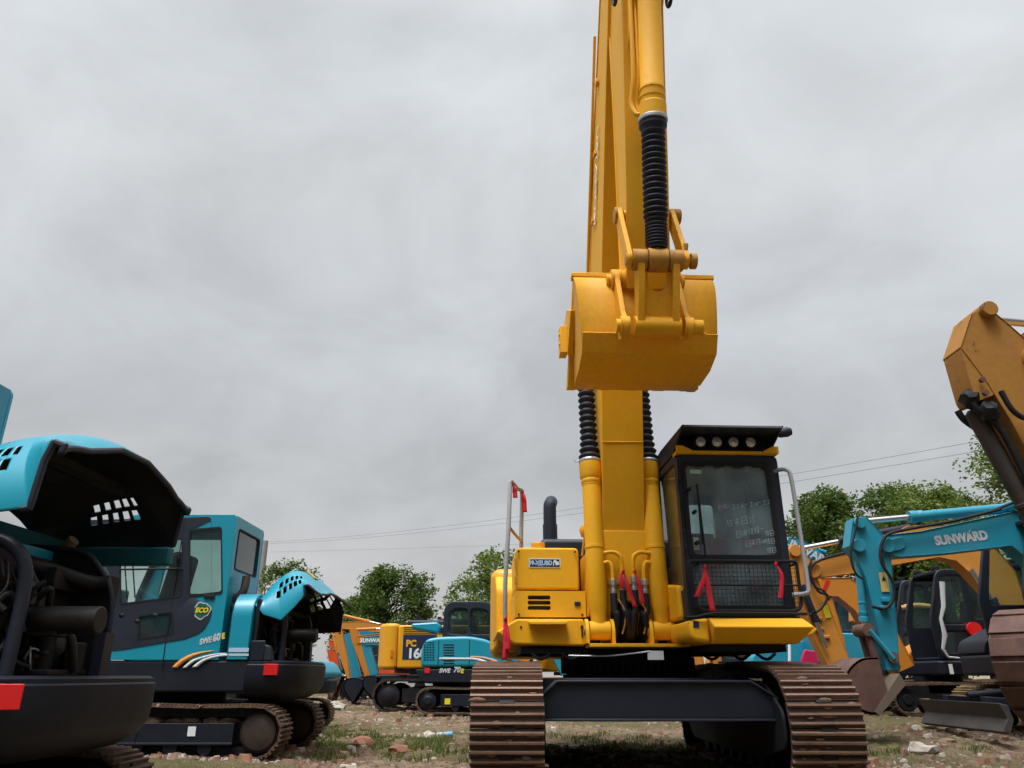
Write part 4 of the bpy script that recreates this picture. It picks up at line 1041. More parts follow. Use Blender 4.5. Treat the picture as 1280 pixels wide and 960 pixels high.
    em.prism(pts, yN-.0085, yN-.0070, 'xz'); emo = em.build('eco_emblem', SILV, cab)
    em = MB(); em.prism([(c[0]+(p[0]-c[0])*.86, c[1]+(p[1]-c[1])*.86) for p in pts], yN-.0098, yN-.0088, 'xz'); em.build('emblem_fill', GDEC, emo)
    em = MB(); em.box((c[0]-.085,yN-.0108,c[1]-.03),(c[0]+.07,yN-.0100,c[1]+.03)); em.build('emblem_band', NDEC, emo)
    text_mesh('emblem_text', 'ECO', T(c[0]-.005,yN-.0115,c[1]) @ FRONT, YDEC, emo, .068, .0006, shear=.2, bold=.003)
    c = q(266,799)
    text_mesh('model_text', 'SWE', T(c[0]-.075,yN-.003,c[1]-.018) @ FRONT @ RZ(13), SILV, cab, .078, .0012, shear=.2, bold=.004, sx=.80)
    text_mesh('model_text', '60', T(c[0]+.035,yN-.003,c[1]+.014) @ FRONT @ RZ(13), SILV, cab, .100, .0012, shear=.2, bold=.005, sx=.80)
    text_mesh('model_text', 'E', T(c[0]+.105,yN-.003,c[1]+.030) @ FRONT @ RZ(13), YDEC, cab, .078, .0012, shear=.15, bold=.004, sx=.8)
    def strip(nm, up, lo, mt, off=.003):
        u = catmull([V(*q(*p), 0) for p in up], 5); l = catmull([V(*q(*p), 0) for p in lo], 5)
        s = MB(); n = len(u); A = [[s.v((p.x, yN-off, p.y)) for p in u], [s.v((p.x, yN-off, p.y)) for p in l]]
        for i in range(n-1): s.f([A[0][i], A[0][i+1], A[1][i+1], A[1][i]])
        s.build(nm, mt, cab, solid=.002)
    strip('orange_stripe', [(215,834),(226,824),(241,817),(256,814),(268,813)], [(222,835),(232,827),(246,820),(259,816),(268,814)], ODEC, .0032)
    strip('white_stripe', [(228,835),(240,825),(255,820),(270,817),(283,816)], [(233,835),(244,827),(258,822),(271,819),(283,818)], SILV, .0034)
    strip('white_stripe', [(240,834),(250,826),(262,821),(274,818.5),(285,817.5)], [(247,834),(256,827),(266,823),(276,821),(285,820)], SILV, .0042)
    s = MB(); a = q(286.5,811); b = q(311,815); s.box((a[0],-.8590,b[1]+.0),(b[0],-.8555,a[1]+.01)); s.build('blue_stripe', PDEC, root)
    s = MB(); a = q(286.5,817); b = q(311,820); s.box((a[0],-.8590,b[1]),(b[0],-.8555,a[1])); s.build('white_stripe', SILV, root)
    # ---- opened hood
    H = q(313,750)
    Mh = T(H[0], 0, H[1]) @ RY(-hood_angle)     # rear swings up
    top = catmull([V(*p,0) for p in ([(x+3.66,z+.05) for x,z in ((-3.25,1.80),(-3.0,1.98),(-2.75,2.07),(-2.60,2.10),(-2.47,2.10),(-2.37,2.07),(-2.30,2.02))] if near else [(0,0),(.22,.10),(.42,.13),(.54,.06),(.61,-.10),(.65,-.24),(.68,-.30)])], 8)
    if near:
        lowN = [(x+3.66,z+.05) for x,z in ((-3.25,1.76),(-3.15,1.66),(-2.98,1.62),(-2.65,1.63),(-2.40,1.66),(-2.38,1.90),(-2.35,2.00),(-2.29,1.98),(-2.30,1.94))]
        lowF = [(x+3.66,z+.05) for x,z in ((-3.25,1.76),(-3.15,1.68),(-2.90,1.70),(-2.65,1.71),(-2.36,1.72),(-2.34,1.90),(-2.33,2.00),(-2.29,1.98),(-2.30,1.94))]
        Mh = Matrix.Identity(4)
    else:
        lowN = [(0,-.02),(.05,-.2),(.19,-.35),(.36,-.30),(.52,-.24),(.56,-.14),(.60,-.16),(.64,-.26),(.68,-.33)]
        lowF = [(0,-.02),(.04,-.25),(.20,-.42),(.44,-.54),(.57,-.34),(.58,-.20),(.60,-.17),(.64,-.26),(.68,-.33)]
    crown = .12 if near else .06
    def lower(tbl, t):
        f = t*(len(tbl)-1); i = min(int(f), len(tbl)-2); f -= i
        return Vector((tbl[i][0]*(1-f)+tbl[i+1][0]*f, tbl[i][1]*(1-f)+tbl[i+1][1]*f))
    n = len(top); rows = []
    NS, NC = 16, 10
    # resample the top path more finely
    K = 161
    def top_at(t):
        f = t*(n-1); i = min(int(f), n-2); f -= i; return top[i].lerp(top[i+1], f)
    for k in range(K):
        t = k/(K-1); tp = top_at(t); row = []
        ln = lower(lowN, t); lf = lower(lowF, t)
        wt, wb = .56, .80
        # near side: from the lower edge up to the shoulder
        for j in range(NS*2+1):
            u = j/(NS*2); e = math.sin(u*PI/2)**1.25 if False else u
            x = ln.x*(1-u)+tp.x*u; z = ln.y*(1-u)+tp.y*u
            y = -(wb + (wt-wb)*(u**2.2)); z += 0
            row.append((x, y, z))
        for j in range(1, NC):
            u = j/NC; y = -wt + 2*wt*u; z = tp.y + crown*math.sin(PI*u)**.8; row.append((tp.x, y, z))
        for j in range(NS*2+1):
            u = 1-j/(NS*2); x = lf.x*(1-u)+tp.x*u; z = lf.y*(1-u)+tp.y*u; y = (wb + (wt-wb)*(u**2.2)); row.append((x, y, z))
        rows.append(row)
    ncol = len(rows[0]); nm = NS*2
    def skip(i, j):
        t = i/(K-1)
        for side in (0, 1):
            jj = j/nm if side == 0 else (ncol-2-j)/nm
            if not 0 <= jj <= 1: continue
            for r, (u0, u1) in enumerate(((.50,.64),(.70,.84))):
                if u0 <= jj < u1:
                    for k in range(5):
                        c = (.22 + k*.045 if near else .22 + k*.062) + r*.02
                        if c <= t < c+(.027 if near else .038): return True
        return False
    hd = MB(Mh); hd.grid(rows, skip=skip)
    m = hd
    # material: teal outside, dark lining inside comes from the solidify rim slot
    me_o = m.build('engine_hood', TEAL, root, sharp=60, recalc=True)
    me_o.data.materials.append(BLKM)
    md = me_o.modifiers.new('s', 'SOLIDIFY'); md.thickness = .014; md.offset = -1; md.material_offset = 1; md.material_offset_rim = 1
    rim = [rows[k][0] for k in range(int(K*.48), K, 3)] + [rows[-1][0]] + rows[-1][2:-2:3] + [rows[-1][-1]] + [rows[k][-1] for k in range(K-2, int(K*.48), -3)]
    sl = MB(Mh); sl.tube(rim, .018 if near else .014, 8); sl.build('rubber_seal', CHAR, me_o)
    # inner frame of the hood, hinge arm, gas strut
    g = MB(T(.7,0,2.10) if near else Mh); g.box((.30,-.5,-.04),(.40,.5,.0)); g.box((.0,-.3,-.01),(.20,.2,.02)); g.build('hood_rib', BLKM, me_o)
    for (tx, mt, w, d, xx, yy) in (() if near else (('SU', WHT, .30, .16, .34, -.22), (None, plain('tan_label',(.55,.40,.12),.5), .14, .16, .57, -.18))):
        tt = min(range(len(top)), key=lambda i: abs(top[i].x-xx)); a = top[tt]; b = top[min(tt+1, len(top)-1)]
        dirx = (b-a).normalized(); ang = math.degrees(math.atan2(dirx.y, dirx.x))
        MM = Mh @ T(a.x, yy, a.y+crown*.9) @ RY(-ang)
        if tx is None: g = MB(MM); g.box((-w/2,-d/2,0),(w/2,d/2,.012)); g.build('hood_label', mt, me_o)
        else: text_mesh('hood_text', tx, MM @ T(0,0,.012), WHT, me_o, .17, .003, bold=.012, sx=1.1)
    p1 = Vector((.72,-.62,1.80)) if near else Mh @ Vector((.30,-.62,-.15))
    s = MB(); s.tube([(.70,-.55,1.30),(p1.x,-.60,p1.z)], .011, 8); s.tube([(.72,-.52,1.30),(p1.x+.03,-.57,p1.z)], .007, 8); s.build('gas_strut', BLKM, me_o)
    if near:
        cab.location = (-.24, 0, .22)
        s = MB(); s.box((.42,-.70,1.56),(.60,.70,1.80)); s.box((.60,.62,1.62),(1.36,.70,1.74)); s.build('hinge_beam', DTEAL, root, bevel=.015)
    # ---- boom, arm, bucket reaching ahead (to the left)
    by = .12
    f = [(-1.0,.85),(-1.6,1.9),(-2.3,2.25),(-3.6,2.05)]; b_ = [(-1.25,.80),(-1.85,1.60),(-2.4,1.90),(-3.55,1.85)]
    m = MB(); boxsec(m, f, b_, by, .22, 'z', inset=.01); bm_ = m.build('boom', TEAL, root, bevel=.006)
    m = MB(); boxsec(m, [(-3.4,2.35),(-3.75,2.1),(-4.05,.75)], [(-3.3,2.25),(-3.45,1.75),(-3.9,.72)], by, .2, 'z', inset=.01); m.build('arm', TEAL, root, bevel=.006)
    m = MB(); m.prism(catpoly([(-4.1,.75),(-4.3,.5),(-4.25,.2),(-3.95,.05),(-3.6,.15),(-3.65,.25),(-3.85,.7)]), by-.35, by+.35, 'xz'); m.build('bucket', DKST, root, bevel=.01)
    cyl_ram(root, V(-1.3,by-.16,.8), V(-2.2,by-.16,2.0), .05, .8, TEAL, CHROME)
    cyl_ram(root, V(-2.3,by,2.35), V(-3.38,by,2.32), .045, .65, TEAL, CHROME)
    bl = MB(); bl.prism([(-1.75,.05),(-1.70,.05),(-1.62,.25),(-1.70,.45),(-1.75,.45),(-1.68,.25)], -.95, .95, 'xz'); bl.box((-1.68,-.4,.2),(-.9,-.3,.3)); bl.box((-1.68,.3,.2),(-.9,.4,.3)); bl.build('blade', BLK, root, bevel=.01)
    return root
teal_excavator('nearest teal excavator cut by the left edge, engine hood raised over exposed engine', (-3.66, 4.55, -.05), 62, 'teal excavators with raised engine hoods', True)
teal_excavator('middle teal excavator lettered SWE60E with a green ECO badge on its door', (-3.7, 9.35, .10), 30, 'teal excavators with raised engine hoods')
YDEC2 = plain('orange_yellow_letter', (.70,.36,.02), .5)
def sstep(a, b, x):
    t = max(0, min(1, (x-a)/(b-a))); return t*t*(3-2*t)
# ================================================================== other excavators: one generic body, each with its own boom and arm
def px_local(root, Y):
    inv = (T(*root.location) @ Matrix.Rotation(root.rotation_euler.z, 4, 'Z')).inverted()
    def f(px, py, YY=None):
        p = inv @ at(px, py, YY or Y); return (p.x, p.z, p.y)
    return f
def mini_body(root, s, body, cabm, under_rz=0, blade=True, stripe=None, trackm=None, low=None, cab_on=True, roundness=.12, house_h=1.5, tracks=True, ux=0, tankm=None):
    S = Matrix.Diagonal((s, s, s, 1)); U = S @ RZ(under_rz); S = T(ux,0,0) @ S; tm = trackm or MUDT; lowm = low or BLK
    if tracks:
        path = belt_path(-1.08,.26,.25,1.08,.26,.25,[(.9,.52),(.3,.505),(-.3,.52),(-.9,.51)], n=8)
        for y in (-.76, .76):
            mb = MB(U); track_belt(mb, path, .15, y, .40, 'x', (tm, tm, DKST, BLKM), rib_h=.022, detail=False, th=.03)
            mb.build('track', parent=root)
            f = MB(U); f.box((-.9,y-.15,.16),(.9,y+.15,.36))
            for x in (-.7,-.35,0,.35,.7): f.cyl((x,y-.14,.11),(x,y+.14,.11),.08,10)
            for x in (-1.08,1.08): f.cyl((x,y-.15,.26),(x,y+.15,.26),.19,18); f.cyl((x,y-.17,.26),(x,y+.17,.26),.09,12)
            f.build('track_frame', BLKM, root, bevel=.01)
            MB(U).box((-.85,y-math.copysign(.155,-y),.20),(-.70,y-math.copysign(.16,-y),.28)).build('yellow_label', YDEC, root)
        m = MB(U); m.box((-.5,-.6,.32),(.5,.6,.52)); m.cyl((0,0,.5),(0,0,.66),.42,24); m.build('centre_frame', BLKM, root)
        if blade:
            m = MB(U); m.prism([(-1.80,.05),(-1.72,.02),(-1.64,.18),(-1.68,.34),(-1.78,.36),(-1.71,.19)], -.95, .95, 'xz'); m.build('blade', paint('scraped_blade', (.06,.055,.055), .5, amt=.5, metal=.4, coat=0, dirt=(.14,.11,.09)), root, bevel=.01)
            m = MB(U); m.prism([(-1.66,.30),(-.8,.22),(-.8,.36),(-1.66,.42)], -.5, -.38, 'xz'); m.prism([(-1.66,.30),(-.8,.22),(-.8,.36),(-1.66,.42)], .38, .5, 'xz'); m.tube([(-.6,0,.5),(-1.6,0,.42)], .05, 10); m.build('blade_arms', BLK, root, bevel=.01)
    m = MB(S); m.prism(rnd_poly([(-1.15,-.9),(.6,-.93),(1.2,-.8),(1.5,-.35),(1.5,.35),(1.2,.8),(.6,.93),(-1.15,.9)], .15), .66, .92, 'xy'); m.build('counterweight', lowm, root, bevel=.04, seg=3)
    hh = house_h
    m = MB(S); m.prism(rnd_poly([(.05,.925),(1.44,.925),(1.46,hh*.82),(1.30,hh),(.05,hh+.02)], [0,.04,.2,.2,0], 5), -.86, .88, 'xz'); ho = m.build('engine_cover', body, root, bevel=roundness, seg=4)
    m = MB(S)
    for i in range(6): m.box((.95,-.868,1.02+i*.06),(1.25,-.862,1.045+i*.06))
    m.build('vent', BLKM, ho)
    m = MB(S); m.prism(rnd_poly([(-1.15,.925),(.05,.925),(.05,hh*.93),(-.55,hh*.90),(-1.1,1.1)], [.05,0,0,.3,.15]), .22, .88, 'xz'); m.build('tank_cover', tankm or body, root, bevel=.05, seg=3)
    if cab_on:
        xa, xb, y0, y1, z0, z1 = -1.15, .18, -.88, .12, .93, 2.55
        cb = MB(S)
        out = rnd_poly([(xa+.05,z0),(xb,z0),(xb+.02,z1),(xa+.28,z1),(xa,z0+.7)], [0,0,.12,.16,.1])
        h1 = rnd_poly([(xa+.13,z0+.62),(-.42,z0+.62),(-.42,z1-.12),(xa+.34,z1-.12)], .06)
        h2 = rnd_poly([(-.32,z0+.72),(xb-.08,z0+.72),(xb-.07,z1-.12),(-.32,z1-.12)], .06)
        h3 = rnd_poly([(xa+.16,z0+.12),(-.42,z0+.12),(-.42,z0+.5),(xa+.13,z0+.5)], .05)
        cb.prism(out, y0, y0+.05, 'xz', holes=[h1, h2, h3]); cb.prism(out, y1-.05, y1, 'xz', holes=[h1, h2])
        cb.box((xa+.3,y0+.05,z1-.07),(xb,y1-.05,z1-.005)); cb.box((xb-.05,y0+.05,z0),(xb-.005,y1-.05,z0+.7)); cb.box((xa+.08,y0+.05,z0),(xb,y1-.05,z0+.05))
        cab = cb.build('cab', cabm, root, bevel=.02, seg=3)
        for h in (h1, h2, h3): MB(S).prism(h, y0+.02, y0+.026, 'xz').build('side_window', GLS, cab)
        for h in (h1, h2): MB(S).prism(h, y1-.026, y1-.02, 'xz').build('side_window', GLS, cab)
        MB(S).prism([(y0+.1,z0+.75),(y1-.1,z0+.75),(y1-.1,z1-.15),(y0+.1,z1-.15)], xb-.03, xb-.024, 'yz').build('rear_window', GLSK, cab)
        m = MB(S); m.box((-.62,-.6,z0+.05),(-.15,-.15,z0+.5)); m.prism([(-.25,z0+.5),(-.12,z0+.5),(-.02,z0+1.1),(-.14,z0+1.1)], -.6, -.15, 'xz'); m.build('seat', SEATM, cab, bevel=.04)
        m = MB(S); m.box((xa+.30,y0+.1,z1),(xa+.42,y0+.2,z1+.07)); m.box((xa+.30,y1-.2,z1),(xa+.42,y1-.1,z1+.07)); m.build('work_lamp', BLKM, cab, bevel=.01)
        m = MB(S); m.tube([(-1.12,y0-.02,z0+.2),(-1.14,y0-.04,z0+.7),(-.98,y0-.03,z0+1.2)], .014, 6, 3); m.build('grab_rail', BLKM, cab)
    return ho

def link_eye(mb, p, r, y0, y1, n=18): mb.cyl((p[0], y0, p[1]), (p[0], y1, p[1]), r, n)

def arm_gear(root, conv, yc, w, boom=None, arm=None, bucket=None, rams=(), body=None, bmat=None, hoses=(), bw=.35, eyes=(), ram_mat=None, boom_name='boom'):
    """boom/arm = (front px list, back px list); bucket = px outline; rams = (p0,p1,r,frac) in pixels of the machine's plane"""
    out = {}
    c = lambda p: conv(*p)[:2]
    if boom:
        m = MB(); boxsec(m, [c(p) for p in boom[0]], [c(p) for p in boom[1]], yc, w, 'z', flange=.010, inset=.012)
        for p, r in eyes: link_eye(m, c(p), r, yc-w*.62, yc+w*.62)
        out['boom'] = m.build('boom', body, root, bevel=.006)
    if arm:
        m = MB(); boxsec(m, [c(p) for p in arm[0]], [c(p) for p in arm[1]], yc, w*.86, 'z', flange=.008, inset=.010)
        out['arm'] = m.build('arm', body, root, bevel=.006)
    if bucket:
        P = [c(p) for p in bucket]
        shell = catmull([V(p[0], p[1], 0) for p in P], 4)
        m = MB(); m.grid([[(p.x, yc-bw, p.y), (p.x, yc, p.y), (p.x, yc+bw, p.y)] for p in shell]); bk = m.build('bucket', bmat or BRN, root, solid=.03, sharp=50)
        for y in (yc-bw, yc+bw-.02):
            MB().prism([(p.x, p.y) for p in shell], y, y+.02, 'xz').build('side_wall', bmat or BRN, bk, bevel=.003)
        e = V(P[-1][0], P[-1][1], 0); d = (e - V(P[-2][0], P[-2][1], 0)).normalized()
        for i in range(4):
            y = yc - bw + .05 + i*(2*bw-.1)/3; m = MB(); m.cyl((e.x-d.x*.04, y, e.y-d.y*.04), (e.x+d.x*.09, y, e.y+d.y*.09), .032, 6, .012); m.build('tooth', bmat or BRN, bk)
        out['bucket'] = bk
    for r in rams:
        (a, b, rr, fr, off) = r
        A = V(c(a)[0], yc+off, c(a)[1]); B = V(c(b)[0], yc+off, c(b)[1])
        cyl_ram(root, A, B, rr, (B-A).length*fr, ram_mat or body, CHROME)
    for h in hoses:
        pts = [(c(p)[0], yc-w*.75, c(p)[1]) for p in h[0]]
        MB().tube(pts, h[1], 8, 4).build('hose', HOSE, root)
    return out

def place(px, Y, z, name, label, cat='excavator', group=None, rz=0):
    return empty(name, (at(px, 850, Y).x, Y, z), label, cat, group, rz)
GR = 'excavators parked in the yard'
zg = lambda x, y: .22*sstep(2.8, 5.0, x)*sstep(9.5, 13.5, y)*(1-sstep(24, 34, y))

# ---- A: teal excavator with the lettered boom (body beyond the right edge)
r = empty('crawler_excavator', (8.05, 11.4, .17), 'teal excavator with SUNWARD lettered boom, sandy tracks and blade, cab at the right edge', 'excavator', GR)
c = px_local(r, 10.9)
mini_body(r, 1.08, TEAL2, CHAR, trackm=SANDT, tankm=BLK)
YA = -.50
g = arm_gear(r, c, YA, .29, boom=([(1098,672),(1144,667),(1224,650),(1262,642),(1300,645),(1342,680),(1362,750),(1368,850)], [(1100,694),(1121,697),(1182,692),(1257,683),(1282,704),(1302,742),(1318,790),(1330,850)]),
    arm=([(1062,650),(1058,684),(1066,695),(1078,722),(1094,790),(1104,838)], [(1078,648),(1100,672),(1108,692),(1111,735),(1116,790),(1119,838)]),
    rams=[((1262,635),(1076,652),.075,.68,0),((1071,686),(1081,788),.055,.90,-.0),((1300,852),(1292,720),.06,.6,-.2)],
    hoses=[([(1240,640),(1180,655),(1130,664),(1100,672),(1092,690),(1094,708),(1106,728),(1108,748),(1098,762),(1082,760)],.022),([(1064,650),(1060,672),(1056,690),(1056,704),(1062,720),(1070,726)],.016),([(1095,690),(1097,712),(1109,735),(1106,755),(1090,764)],.014),([(1300,625),(1275,622),(1255,632),(1230,642)],.02)],
    body=TEAL2, bw=.36, eyes=[((1103,684),.10),((1262,635),.09),((1069,656),.08),((1068,684),.09)],
    bucket=[(1082,822),(1062,824),(1046,838),(1040,860),(1050,880),(1076,892),(1100,884)])
k = MB(); 
for (px, py, rr) in ((1079,788,.085),(1110,822,.07)): link_eye(k, c(px,py)[:2], rr, YA-.17, YA+.17)
k.build('link_pin', BRN, r)
k = MB(); a = c(1080,788); b = c(1110,824); k.tube([(a[0],YA-.15,a[1]),(b[0],YA-.15,b[1])], .04, 8); k.tube([(a[0],YA+.15,a[1]),(b[0],YA+.15,b[1])], .04, 8); k.build('bucket_link', TEAL2, r)
k = MB(); a = c(1080,790); b = c(1092,830); k.tube([(a[0],YA-.1,a[1]),(b[0],YA-.1,b[1])], .05, 8); k.tube([(a[0],YA+.1,a[1]),(b[0],YA+.1,b[1])], .05, 8); k.build('bucket_link', BRN, r)
a = c(1117,686); b = c(1270,686); k = MB(); k.prism(rnd_poly([c(1098,678)[:2],(c(1124,672)[:2]),(c(1126,688)[:2]),c(1100,693)[:2]], .08), YA-.160, YA-.138, 'xz'); k.build('boom_boss', TEAL2, g['boom'], bevel=.006)
c2 = c(1195,675); text_mesh('boom_lettering', 'SUNWARD', T(c2[0],YA-.137,c2[1]) @ FRONT @ RZ(6.5), SILV, g['boom'], .172, .002, bold=.008, sx=.88)
c3 = c(1202,667); k = MB(); k.prism([(c3[0],c3[1]-.02),(c3[0]+.03,c3[1]-.02),(c3[0]+.06,c3[1]+.05),(c3[0]+.03,c3[1]+.01)], YA-.139, YA-.137, 'xz'); k.build('boom_mark', SILV, g['boom'])
c2 = c(1100,729); k = MB(); k.box((c2[0]-.055,YA-.132,c2[1]-.13),(c2[0]+.055,YA-.126,c2[1]+.13)); wl = k.build('warning_label', plain('tan_yellow_label',(.55,.42,.12),.6), g['arm'])
k = MB(); k.prism([(c2[0]-.032,c2[1]+.02),(c2[0]+.032,c2[1]+.02),(c2[0],c2[1]+.085)], YA-.135, YA-.132, 'xz'); k.build('warning_triangle', NDEC, wl)
for px, py in ((1102,752),(1100,762)):
    a = c(px,py); MB().box((a[0]-.06,YA-.17,a[1]-.02),(a[0]+.05,YA-.10,a[1]+.04)).build('hose_clamp', TEAL2, r, bevel=.008)
m = MB(); a = c(1104,862); m.prism([c(1108,842)[:2], c(1116,855)[:2], c(1084,893)[:2], c(1078,888)[:2]], YA-.37, YA+.37, 'xz'); m.build('bucket_edge', plain('sandy_worn_steel',(.13,.10,.075),.9,amt=.6), g['bucket'])

# ---- E: orange excavator, arched boom, cab at the right edge
r = empty('crawler_excavator', (9.75, 13.8, .20), 'orange excavator with a tall arched boom behind the teal lettered one', 'excavator', GR)
c = px_local(r, 13.3)
mini_body(r, 1.0, ORG2, CHAR, blade=False)
g = arm_gear(r, c, -.5, .3, boom=([(1002,706),(1030,699),(1060,692),(1130,660),(1175,658),(1215,668),(1243,692),(1262,715),(1290,800)], [(1006,722),(1030,721),(1062,717),(1110,707),(1168,697),(1190,702),(1206,716),(1232,744),(1262,805)]),
    arm=([(984,690),(984,715),(998,756),(1014,796),(1034,838)], [(1004,694),(1014,716),(1030,752),(1044,790),(1063,838)]),
    rams=[((1142,659),(990,688),.075,.62,0),((996,730),(1028,812),.06,.6,-.2)],
    hoses=[([(1100,672),(1060,690),(1020,702),(1006,716),(1016,740),(1028,746),(1020,762),(1006,770)],.022),([(1010,700),(1004,716),(1012,734),(1024,741),(1030,752)],.018)],
    body=ORG2, ram_mat=BLK, bw=.38, bmat=DKST, eyes=[((1012,714),.13),((990,690),.1)], bucket=[(1030,838),(1016,842),(1004,856),(1006,876),(1024,888),(1046,884)])
a = c(1205,712); b = c(1254,792)
cyl_ram(r, V(b[0],-.78,b[1]), V(a[0],-.70,a[1]), .075, .58, BLK, CHROME)
a = c(1028,766); k = MB(); k.prism([c(1024,758)[:2],c(1031,757)[:2],c(1035,772)[:2],c(1028,774)[:2]], -.5-.138, -.5-.132, 'xz'); k.build('warning_label', YDEC, g['arm'])
for px, py in ((1020,787),(1027,797),(1018,775)):
    a = c(px,py); MB().box((a[0]-.08,-.66,a[1]-.02),(a[0]+.08,-.62,a[1]+.03)).build('pipe_clip', ORG2, g['arm'], bevel=.01)

# ---- D: black cab machine with red stripe boom
r = empty('crawler_excavator', (8.15, 15.6, .22), 'excavator with a glossy black cab, round red sticker on its door, and striped orange boom', 'excavator', GR)
c = px_local(r, 15.0)
ho = mini_body(r, 1.0, ORG, BLK, trackm=MUDT, ux=.75)
g = arm_gear(r, c, -.30, .3, boom=([(1030,722),(1066,721),(1096,742),(1126,790),(1148,832)], [(1030,742),(1052,744),(1074,762),(1102,808),(1126,842)]),
    arm=([(1024,716),(1022,745),(1038,800),(1052,850)], [(1038,716),(1044,745),(1060,800),(1066,850)]), rams=[((1096,735),(1034,716),.06,.6,0),((1128,838),(1082,770),.06,.6,-.2)], body=ORG, ram_mat=BLK)
k = MB(); k.prism([c(1030,740)[:2],c(1034,740)[:2],c(1041,724)[:2],c(1036,724)[:2]], -.30-.156, -.30-.150, 'xz'); k.build('red_stripe', REDR, g['boom'])
k = MB(); k.prism([c(1234,828)[:2],c(1247,806)[:2],c(1256,806)[:2],c(1256,812)[:2],c(1240,828)[:2]], -.895, -.885, 'xz'); k.build('red_stripe', REDR, ho)
for dx, dz, rr in ((0,0,.12),): 
    a = c(1205,788); k = MB(); k.cyl((a[0],-.90,a[1]),(a[0],-.965,a[1]),.13,20); k.build('red_sticker', REDR, r)
a = c(1217,804); MB().box((a[0]-.10,-.962,a[1]-.14),(a[0]+.10,-.955,a[1]+.10)).build('paper_notice', WHT, r)
a = c(1174,834); MB().box((a[0]-.03,-.99,a[1]-.12),(a[0]+.04,-.985,a[1]+.05)).build('white_tag', WHT, r)
pf = MB(); pts = [(c(px,py)[0], -.97+.01*math.sin(i*2), c(px,py)[1]) for i, (px,py) in enumerate(((1165,730),(1167,760),(1163,775),(1168,795),(1166,812),(1172,822)))]
pf.tube(pts, [.05,.04,.03,.045,.03,.02], 6); pf.tube([pts[-1],(pts[-1][0]+.2,-.97,pts[-1][2]-.02)], .02, 6); pf.build('plastic_wrap', plain('cloudy_plastic',(.42,.44,.46),.35), r)

# ---- K: machine behind the teal arm, small cab between
r = empty('crawler_excavator', (10.2, 19.5, .2), 'dark cabbed excavator seen between the teal arm and the black cab', 'excavator', GR)
mini_body(r, 1.1, ORG2, CHAR)
c = px_local(r, 19)
arm_gear(r, c, -.2, .28, boom=([(1070,760),(1100,770),(1118,800),(1134,832)], [(1070,775),(1092,785),(1104,812),(1116,838)]), body=ORG2)
k = MB(); a = c(1115,762); b = c(1150,760); k.tube([(a[0],-.95,a[1]),((a[0]+b[0])/2,-.95,a[1]+.06),(b[0],-.95,b[1])], .06, 8, 3); k.build('cab_rail', plain('tan_strip',(.45,.26,.10),.6), r)
k = MB(); k.prism(rnd_poly([c(1136,795)[:2],c(1144,785)[:2],c(1149,800)[:2],c(1146,820)[:2],c(1138,815)[:2]], .1), -1.2, -1.1, 'xz'); k.build('side_cover', ORG2, r, bevel=.03)
# ---- G: teal machine far behind
r = empty('crawler_excavator', (9.5, 21.5, .2), 'teal excavator mostly hidden behind the orange arms right of the big cab', 'excavator', GR)
mini_body(r, 1.15, TEAL2, CHAR)
c = px_local(r, 21)
g = arm_gear(r, c, -.2, .3, boom=([(960,668),(1000,672),(1025,684),(1045,712),(1064,765),(1072,820)], [(965,684),(995,690),(1012,702),(1030,730),(1046,775),(1056,825)]), arm=([(950,655),(955,700),(975,780),(990,835)],[(968,655),(978,700),(992,780),(1004,835)]), rams=[((1040,690),(958,660),.07,.6,0)], body=TEAL2)
c2 = c(1010,688); text_mesh('boom_lettering', 'SUNWARD', T(c2[0]+.0,-.37,c2[1]) @ FRONT @ RZ(-28), SILV, g['boom'], .3, .002, bold=.01)
# ---- H: machines glimpsed under the cab sill
r = empty('crawler_excavator', (7.2, 24, .2), 'orange excavator glimpsed low under the big yellow cab sill', 'excavator', GR)
mini_body(r, 1.1, ORG2, CHAR); c = px_local(r, 23.7)
arm_gear(r, c, -.2, .3, boom=([(870,800),(900,806),(915,835)], [(868,815),(888,820),(898,845)]), arm=([(862,796),(866,830),(872,850)], [(874,796),(880,830),(884,850)]), body=ORG2)
r = empty('crawler_excavator', (10.4, 27, .1), 'orange excavator with a black cab deep behind the rusty right track', 'excavator', GR)
mini_body(r, 1.1, ORG, CHAR); c = px_local(r, 26.7)
arm_gear(r, c, -.2, .3, boom=([(938,805),(958,808),(975,838)], [(936,818),(950,824),(962,848)]), body=ORG)
r = empty('crawler_excavator', (6.4, 17.5, .2), 'black cabbed excavator with a magenta panel under the tip of the cab sill', 'excavator', GR, 0)
mini_body(r, 1.0, TEAL2, CHAR, cab_on=False)
c = px_local(r, 17.2); k = MB(); k.prism([c(986,832)[:2],c(1010,832)[:2],c(1006,815)[:2],c(992,813)[:2]], -.95, -.9, 'xz'); k.build('magenta_panel', PINK, r, bevel=.02)
k = MB(); k.tube([(c(974,845)[0],-.95,c(974,845)[1]),(c(974,800)[0],-.95,c(974,800)[1])], .03, 8); k.build('white_post', WHT, r)

